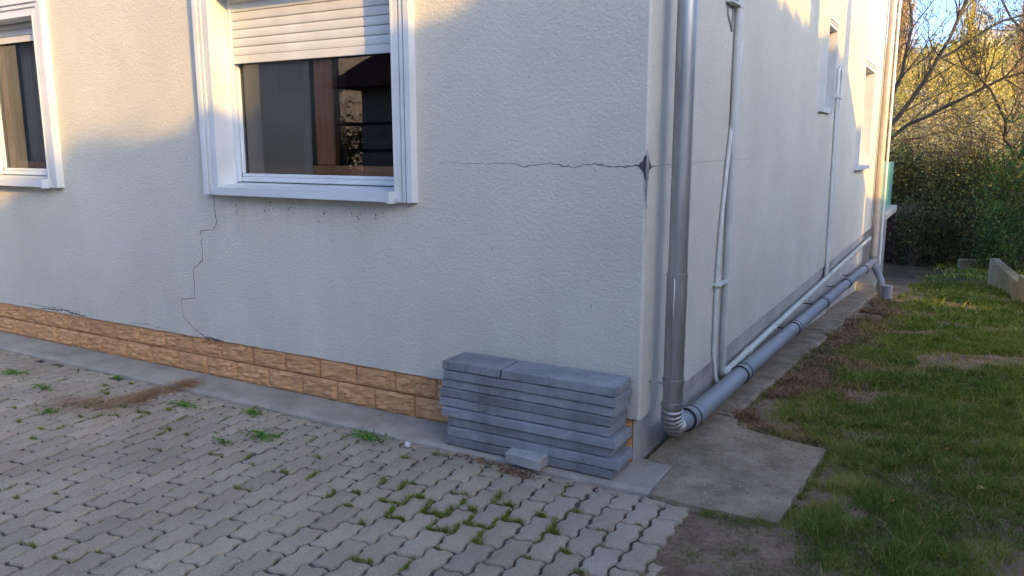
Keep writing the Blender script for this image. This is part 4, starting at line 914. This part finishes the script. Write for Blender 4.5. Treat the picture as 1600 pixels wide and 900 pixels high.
# willows: hanging curtains of golden strands
def willow(x, y, h, rad, mat, lab, seed, name='willow_tree', n=180):
    z = float(TZ(x, y)); t = thing(name, lab, 'tree', (x, y, z), 'golden trees below the hill'); rr = random.Random(seed); mb = MB(); P = []
    mb.tube([(0, 0, 0), (.1, 0, h * .3), (0, .1, h * .55), (.05, 0, h * .85)], [.35, .28, .2, .05], 8, cap=False)
    for k in range(n):
        a = rr.uniform(0, 6.28); rd = rad * math.sqrt(rr.random()); top = h * (1 - .28 * (rd / rad) ** 2) * rr.uniform(.72, 1.0); c = Vector((rd * math.cos(a), rd * math.sin(a), top)); ln = rr.uniform(.25, .6) * h
        if k % 4 == 0: mb.tube([(0, 0, h * rr.uniform(.3, .6)), (c.x * .6, c.y * .6, top * .93), tuple(c)], [.07, .04, .015], 4, cap=False)
        m = int(ln * 9); dx, dy = rr.gauss(0, .05), rr.gauss(0, .05)
        for j in range(m):
            f = j / m; P.append((c.x + dx * f * ln + rr.gauss(0, .07), c.y + dy * f * ln + rr.gauss(0, .07), max(.8, top - ln * f)))
    P = np.array(P); a = rng.normal(size=P.shape) * [.5, .5, 1.6]; a /= np.linalg.norm(a, axis=1)[:, None]; b = np.cross(a, rng.normal(size=P.shape)); b /= np.linalg.norm(b, axis=1)[:, None]; s = rng.uniform(.045, .10, len(P))[:, None]
    V_ = np.stack([P - a * s, P + b * s * .35, P + a * s, P - b * s * .35], 1).reshape(-1, 3); mb.build('trunk', 'bark', t); npmesh('crown', V_, np.arange(4 * len(P)).reshape(-1, 4), mat, rng.random(len(P)), t)
willow(-1.7, 58, 10.5, 2.3, 'gold', 'golden weeping willow left of centre below the hill', 1)
willow(1.6, 60, 11.6, 2.1, 'gold', 'tallest golden willow in the middle below the hill', 2)
willow(4.2, 63, 10.6, 1.7, 'rust', 'rust-coloured weeping tree right of the golden willows', 3)
willow(-4.6, 66, 10.5, 2.4, 'olive', 'olive weeping tree next to the house edge below the hill', 4)
willow(-3.6, 62, 19.0, .75, 'rust', 'slim tall rust-brown poplar rising against the sky', 5, 'poplar_tree', 130)
willow(.6, 70, 18.0, 1.4, 'gold', 'tall golden poplar behind the leaning tree', 6, 'poplar_tree', 130)
willow(4.3, 72, 16.0, .9, 'rust', 'slim pinkish poplar against the sky right of centre', 7, 'poplar_tree', 100)
# far-off woodland on the hill
def woodland():
    n = 420; x = rng.uniform(-60, 60, n); y = 78 + 300 * rng.random(n) ** 1.2; P = []; T = []
    for k in range(n):
        z = float(TZ(x[k], y[k])); s = rng.uniform(1.2, 3.0); m = 110
        c = np.array([x[k], y[k], z + s * .9]); q = rng.normal(size=(m, 3)) * [s * .55, s * .55, s * .5]; P.append(c + q); T.append(np.clip(rng.random(m) * .6 + rng.random() * .5, 0, 1))
    P = np.concatenate(P); T = np.concatenate(T); V_, F_ = leaves(P, .42, .6); o = npmesh('hillside_woodland', V_, F_, 'olive', T); tag(o, 'autumn scrub and trees covering the far hillside', 'woodland', kind='stuff')
    n = 260; x = rng.uniform(-60, 60, n); y = 70 + 240 * rng.random(n); P = []
    for k in range(n):
        z = float(TZ(x[k], y[k])); s = rng.uniform(.8, 2.2); P.append(np.array([x[k], y[k], z + s * .6]) + rng.normal(size=(80, 3)) * [s * .7, s * .7, s * .45])
    P = np.concatenate(P); V_, F_ = leaves(P, .35, .5); o = npmesh('hillside_brush', V_, F_, 'brush', rng.random(len(P))); tag(o, 'brown brush covering the far hillside', 'brush', kind='stuff')
woodland()
def far_house(x, y, w_, d_, h, lab, rz):
    z = float(TZ(x, y)); t = thing('far_house', lab, 'house', (x, y, z), 'white houses on the hilltop', rz); q = MB(); q.box(-w_ / 2, w_ / 2, -d_ / 2, d_ / 2, -2, h); q.build('wall', 'plaster', t)
    q = MB(); q.add([(-w_ / 2 - .4, -d_ / 2 - .4, h + .01), (w_ / 2 + .4, -d_ / 2 - .4, h + .01), (w_ / 2 + .4, d_ / 2 + .4, h + .01), (-w_ / 2 - .4, d_ / 2 + .4, h + .01), (-w_ / 2, 0, h + 2.2), (w_ / 2, 0, h + 2.2)], [(0, 1, 5, 4), (2, 3, 4, 5), (1, 2, 5), (3, 0, 4), (3, 2, 1, 0)]); q.build('roof', 'farroof', t)
    for k in range(3):
        u = -w_ / 2 + w_ * (k + .5) / 3; q = MB(); q.box(u - .5, u + .5, -d_ / 2 - .03, -d_ / 2 + .02, 1.2, 2.6); q.build('window', 'glassdark', t)
far_house(2.0, 262, 8, 7, 3.6, 'white hilltop house left of the group with a grey roof', .2)
far_house(11.0, 268, 8, 7, 3.8, 'white hilltop house in the middle of the group', -.1)
far_house(19.5, 262, 7, 7, 3.6, 'white hilltop house at the right of the group', .1)

# ------------------------------------------------------------------ neighbours out of frame: they throw the shade and stand in the window reflections
A_ = Vector((2, -1, 0)).normalized(); H_ = Vector((1, 2, 0)).normalized(); EL = math.tan(R(SUN_EL))
def ah(al, h, z): p = A_ * al + H_ * h; return (p.x, p.y, z)
nb = thing('neighbour_house', 'long tile-roofed neighbour house that shades the wall', 'house')
rid = [(-9.5, 2.45), (-2.4, 2.47), (-.4, 2.455), (2.1, 2.84), (3.7, 3.04), (5.72, 3.26)]; RZ = 5.6
ridp = [((RZ - v) / EL, h) for h, v in rid]
q = MB(); n_ = len(ridp)
vs = [ah(a, h, RZ) for a, h in ridp] + [ah(a - 3.9, h, 3.7) for a, h in ridp] + [ah(a + 3.9, h, 3.7) for a, h in ridp]
e1 = len(vs); vs += [ah(ridp[-1][0] - 3.9 + 1.2, 8.3, 3.7), ah(ridp[-1][0] + 3.9, 8.3, 3.7)]
fs = [(i_, i_ + 1, n_ + i_ + 1, n_ + i_) for i_ in range(n_ - 1)] + [(i_, 2 * n_ + i_, 2 * n_ + i_ + 1, i_ + 1) for i_ in range(n_ - 1)] + [(n_ - 1, e1, 2 * n_ - 1), (n_ - 1, 3 * n_ - 1, e1 + 1), (n_ - 1, e1 + 1, e1), (0, n_, 2 * n_)]
q.add(vs, fs); q.build('roof', 'rooftile', nb)
q = MB(); lo = [ah(a - 3.4, h, 0) for a, h in ridp] + [ah(ridp[-1][0] - 2.3, 7.9, 0), ah(ridp[-1][0] + 3.4, 7.9, 0)] + [ah(a + 3.4, h, 0) for a, h in ridp[::-1]]
q.prism([(p[0], p[1]) for p in lo][::-1], -.8, 3.75); q.build('wall', 'plaster', nb)
q = MB()
for (a0, h0), (a1, h1) in zip(ridp, ridp[1:]):
    m = max(1, int((h1 - h0) / .33))
    for k in range(m):
        f = k / m; a = a0 + (a1 - a0) * f; h = h0 + (h1 - h0) * f; P0 = ah(a, h, RZ - .05); P1 = ah(a + (a1 - a0) / m * .8, h + (h1 - h0) / m * .8, RZ - .03); q.tube([P0, P1], [.13, .05], 8)
q.build('ridge_tiles', 'rooftile', nb)
for (h0, h1) in ((3.46, 3.88), (5.42, 5.76)):
    al = np.interp((h0 + h1) / 2, [p[1] for p in ridp], [p[0] for p in ridp]); q = MB()
    pts = [ah(al - .25, h0, 0), ah(al + .25, h0, 0), ah(al + .25, h1, 0), ah(al - .25, h1, 0)]; q.prism([(p[0], p[1]) for p in pts], 4.6, 8.4); q.build('chimney', 'plaster', nb)
ga = thing('unseen_shade_block', 'flat-roofed block added out of view to shade the far wall', 'shade_block')  # unseen block added to keep low sun off the far wall corner
q = MB(); q.prism([ah(10.2, 8.6, 0)[:2], ah(15, 8.6, 0)[:2], ah(15, 16, 0)[:2], ah(10.2, 16, 0)[:2]], -1.5, 4.75); q.build('wall', 'plaster', ga)
q = MB(); q.prism([ah(10.0, 8.4, 0)[:2], ah(15.2, 8.4, 0)[:2], ah(15.2, 16.2, 0)[:2], ah(10.0, 16.2, 0)[:2]], 4.76, 4.92); q.build('roof', 'farroof', ga)
# unseen tall trees added right of the lawn to shade the garden
def shade_tree(x, y, h, rad, n, lab, seed, mat='evergreen', z=-.6):
    shrub(x, y, rad, rad, h, n, mat, lab, seed, .11, 'unseen_tree', 'tree', 'trees added beyond the right edge for shade', z)
shade_tree(13.5, 9.5, 6.2, 2.8, 7000, 'broad evergreen added off to the right to shade the lawn', 201)
shade_tree(17, 15, 6.5, 3.2, 7000, 'broad evergreen added off to the right to shade the far garden', 202)
shade_tree(12, 17.5, 4.6, 2.4, 6000, 'lower evergreen added off to the right to shade the back shrubs', 203)
shade_tree(16, 10, 5.5, 2.8, 6000, 'second evergreen added behind the broad one to shade the lawn', 204)
# tree behind the neighbour roof: soft leafy shadow on the left part of the facade
p = ah(20, -1.95, 0); t = thing('unseen_tree', 'sparse tree behind the neighbour roof', 'tree', (p[0], p[1], -.2)); mb = MB(); P = []; rr = random.Random(5)
mb.tube([(0, 0, 0), (0, 0, 5), (0, 0, 7.6)], [.16, .12, .05], 8, cap=False)
for (dh, z, sp, m) in ((-.02, 8.50, .09, 80), (.2, 8.42, .07, 36), (-.22, 8.30, .06, 22), (.05, 8.3, .05, 14)):
    for _ in range(m): v_ = H_ * (dh + rr.gauss(0, sp)); P.append((v_.x + rr.gauss(0, .2), v_.y, z + rr.gauss(0, sp * .7)))
    v_ = H_ * dh; mb.tube([(0, 0, 6.8), (v_.x, v_.y, z)], [.03, .012], 4)
finish(t, mb, P, 'olive', .09)
# house and fence across the yard (seen only in the panes)
yh = thing('yard_house', 'brown-roofed house across the yard', 'house', (-5.2, -15.0, 0)); q = MB(); q.box(-6, 6, -4, 4, -.2, 2.9); q.build('wall', 'bwall', yh)
q = MB(); q.add([(-6.7, -4.7, 2.9), (6.7, -4.7, 2.9), (6.7, 4.7, 2.9), (-6.7, 4.7, 2.9), (-2.4, 0, 6.6), (6.4, 0, 6.6)], [(0, 1, 5, 4), (2, 3, 4, 5), (1, 2, 5), (3, 0, 4), (3, 2, 1, 0)]); q.build('roof', 'rooftile', yh)
for k in range(4): q = MB(); q.box(-5 + k * 2.8, -3.9 + k * 2.8, 4.0, 4.04, 1.0, 2.2); q.build('window', 'glassdark', yh)
fe = thing('rail_fence', 'horizontal-rail fence along the street side of the yard', 'fence', (0, -9.0, 0))
for z in (.5, 1.0, 1.45, 1.98): q = MB(); q.box(-16, 2, -.02, .02, z, z + .06); q.build('rail', 'fencewood', fe)
for k in range(8): q = MB(); q.box(-16.03 + k * 2.5, -15.95 + k * 2.5, .021, .1, 0, 2.1); q.build('post', 'plaster', fe)
for k, (x, y) in enumerate(((-5.5, -14), (-9.5, -12))):
    t = thing('yard_tree', ('bare tree across the yard, nearer one', 'bare tree across the yard, farther one')[k], 'tree', (x, y, 0)); rr = random.Random(30 + k); mb = MB(); P = []
    grow(mb, P, Vector((0, 0, 0)), Vector((0, 0, 1)), 3.2, .14, 4, rr, 2, .2, .5, (3, 4), 5, .01); finish(t, mb, P, 'olive', .06)

for k, x in enumerate((-20.5, -17.5, -14.6, -11.5)): shrub(x, -12.3 - .3 * k, 1.7, .8, 2.1, 7000, 'evergreen', 'dense hedge bush across the yard behind the rail fence, ' + ('farthest left', 'second from the left', 'third from the left', 'next to the yard house')[k], 300 + k, .05, 'hedge_bush', 'bush', 'hedge bushes across the yard', 0)

n = 420; x = rng.uniform(.5, 3.0, n); y = rng.uniform(-1.2, 6, n); P = np.stack([x, y, TZ(x, y) + .018], 1); V_, F_ = leaves(P, .007, .5, .5); o = npmesh('leaf_litter', V_, F_, 'deadleaf', rng.random(n)); tag(o, 'tiny dry leaf bits scattered over the lawn', 'leaf litter', kind='stuff')
def edge_tufts():
    P = []; H = []
    edge = [(.45, -.335), (.60, -.325), (.775, -.30), (.79, 0), (.81, .35), (.83, .68), (.62, .72), (.42, .765), (.32, .83), (.29, .95), (.27, 1.4), (.27, 2.2), (.29, 3.4), (.3, 5)]
    for a, b in zip(edge, edge[1:]):
        L_ = math.hypot(b[0] - a[0], b[1] - a[1])
        for k in range(int(L_ / .018)):
            if rnd.random() < .45: continue
            t = rnd.random(); cx_, cy_ = a[0] + (b[0] - a[0]) * t, a[1] + (b[1] - a[1]) * t; m = rnd.randint(6, 30); h_ = rnd.uniform(.012, .045)
            for _ in range(m): P.append((cx_ + rnd.gauss(0, .012), cy_ + rnd.gauss(0, .012))); H.append(h_)
    P = np.array(P); P3 = np.stack([P[:, 0], P[:, 1], TZ(P[:, 0], P[:, 1]) + .004], 1); V_, F_ = blades(P3, np.array(H), .0015, 1.5); t = np.clip(rng.random(len(P)) * .9, 0, 1)
    o = npmesh('edge_grass', V_, F_, 'grass', np.repeat(t, 2)); tag(o, 'ragged grass fringe along the concrete pad and strip', 'grass', kind='stuff')
edge_tufts()
n = 260; x = rng.uniform(.4, 1.2, n); y = rng.uniform(-1.8, -.34, n); mb = MB()
for a_, b_ in zip(x, y):
    r_ = rnd.uniform(.003, .010); z_ = float(TZ(a_, b_)); k = rnd.random() * 6
    mb.add([(a_ + r_ * math.cos(k + j * 1.57) * rnd.uniform(.7, 1.3), b_ + r_ * math.sin(k + j * 1.57), z_) for j in range(4)] + [(a_ + rnd.gauss(0, .001), b_, z_ + r_ * .7)], [(0, 1, 4), (1, 2, 4), (2, 3, 4), (3, 0, 4)])
o = mb.build('soil_clods', 'soil'); tag(o, 'clods and pebbles on the bare soil patch', 'clods', kind='stuff')

sh = thing('reflection_house', 'tall house added out of view to mute the window reflections', 'house', (-27, -24, 0), None, .0); q = MB(); q.box(-13, 8, -5, 5, -.2, 7.2); q.build('wall', 'bwall', sh)  # unseen house added so the panes reflect a wall, not bright sky
q = MB(); q.add([(-13.7, -5.7, 7.21), (8.7, -5.7, 7.21), (8.7, 5.7, 7.21), (-13.7, 5.7, 7.21), (-9, 0, 9.6), (4, 0, 9.6)], [(0, 1, 5, 4), (2, 3, 4, 5), (1, 2, 5), (3, 0, 4), (3, 2, 1, 0)]); q.build('roof', 'rooftile', sh)
for k in range(6):
    q = MB(); q.box(-11 + 3.2 * k, -9.8 + 3.2 * k, 5.0, 5.05, 3.6, 5.0); q.build('window', 'glassdark', sh)

n = 900; x = rng.uniform(.05, .80, n); y = rng.uniform(-.30, .70, n); P = np.stack([x, y, np.full(n, .0035) - .012 * np.clip(x - .2, 0, 9)], 1); V_, F_ = leaves(P, .0028, .8, .3); o = npmesh('pad_grit', V_, F_, 'grit', rng.random(n)); tag(o, 'pale and dark grit lying on the concrete pad', 'grit', kind='stuff')
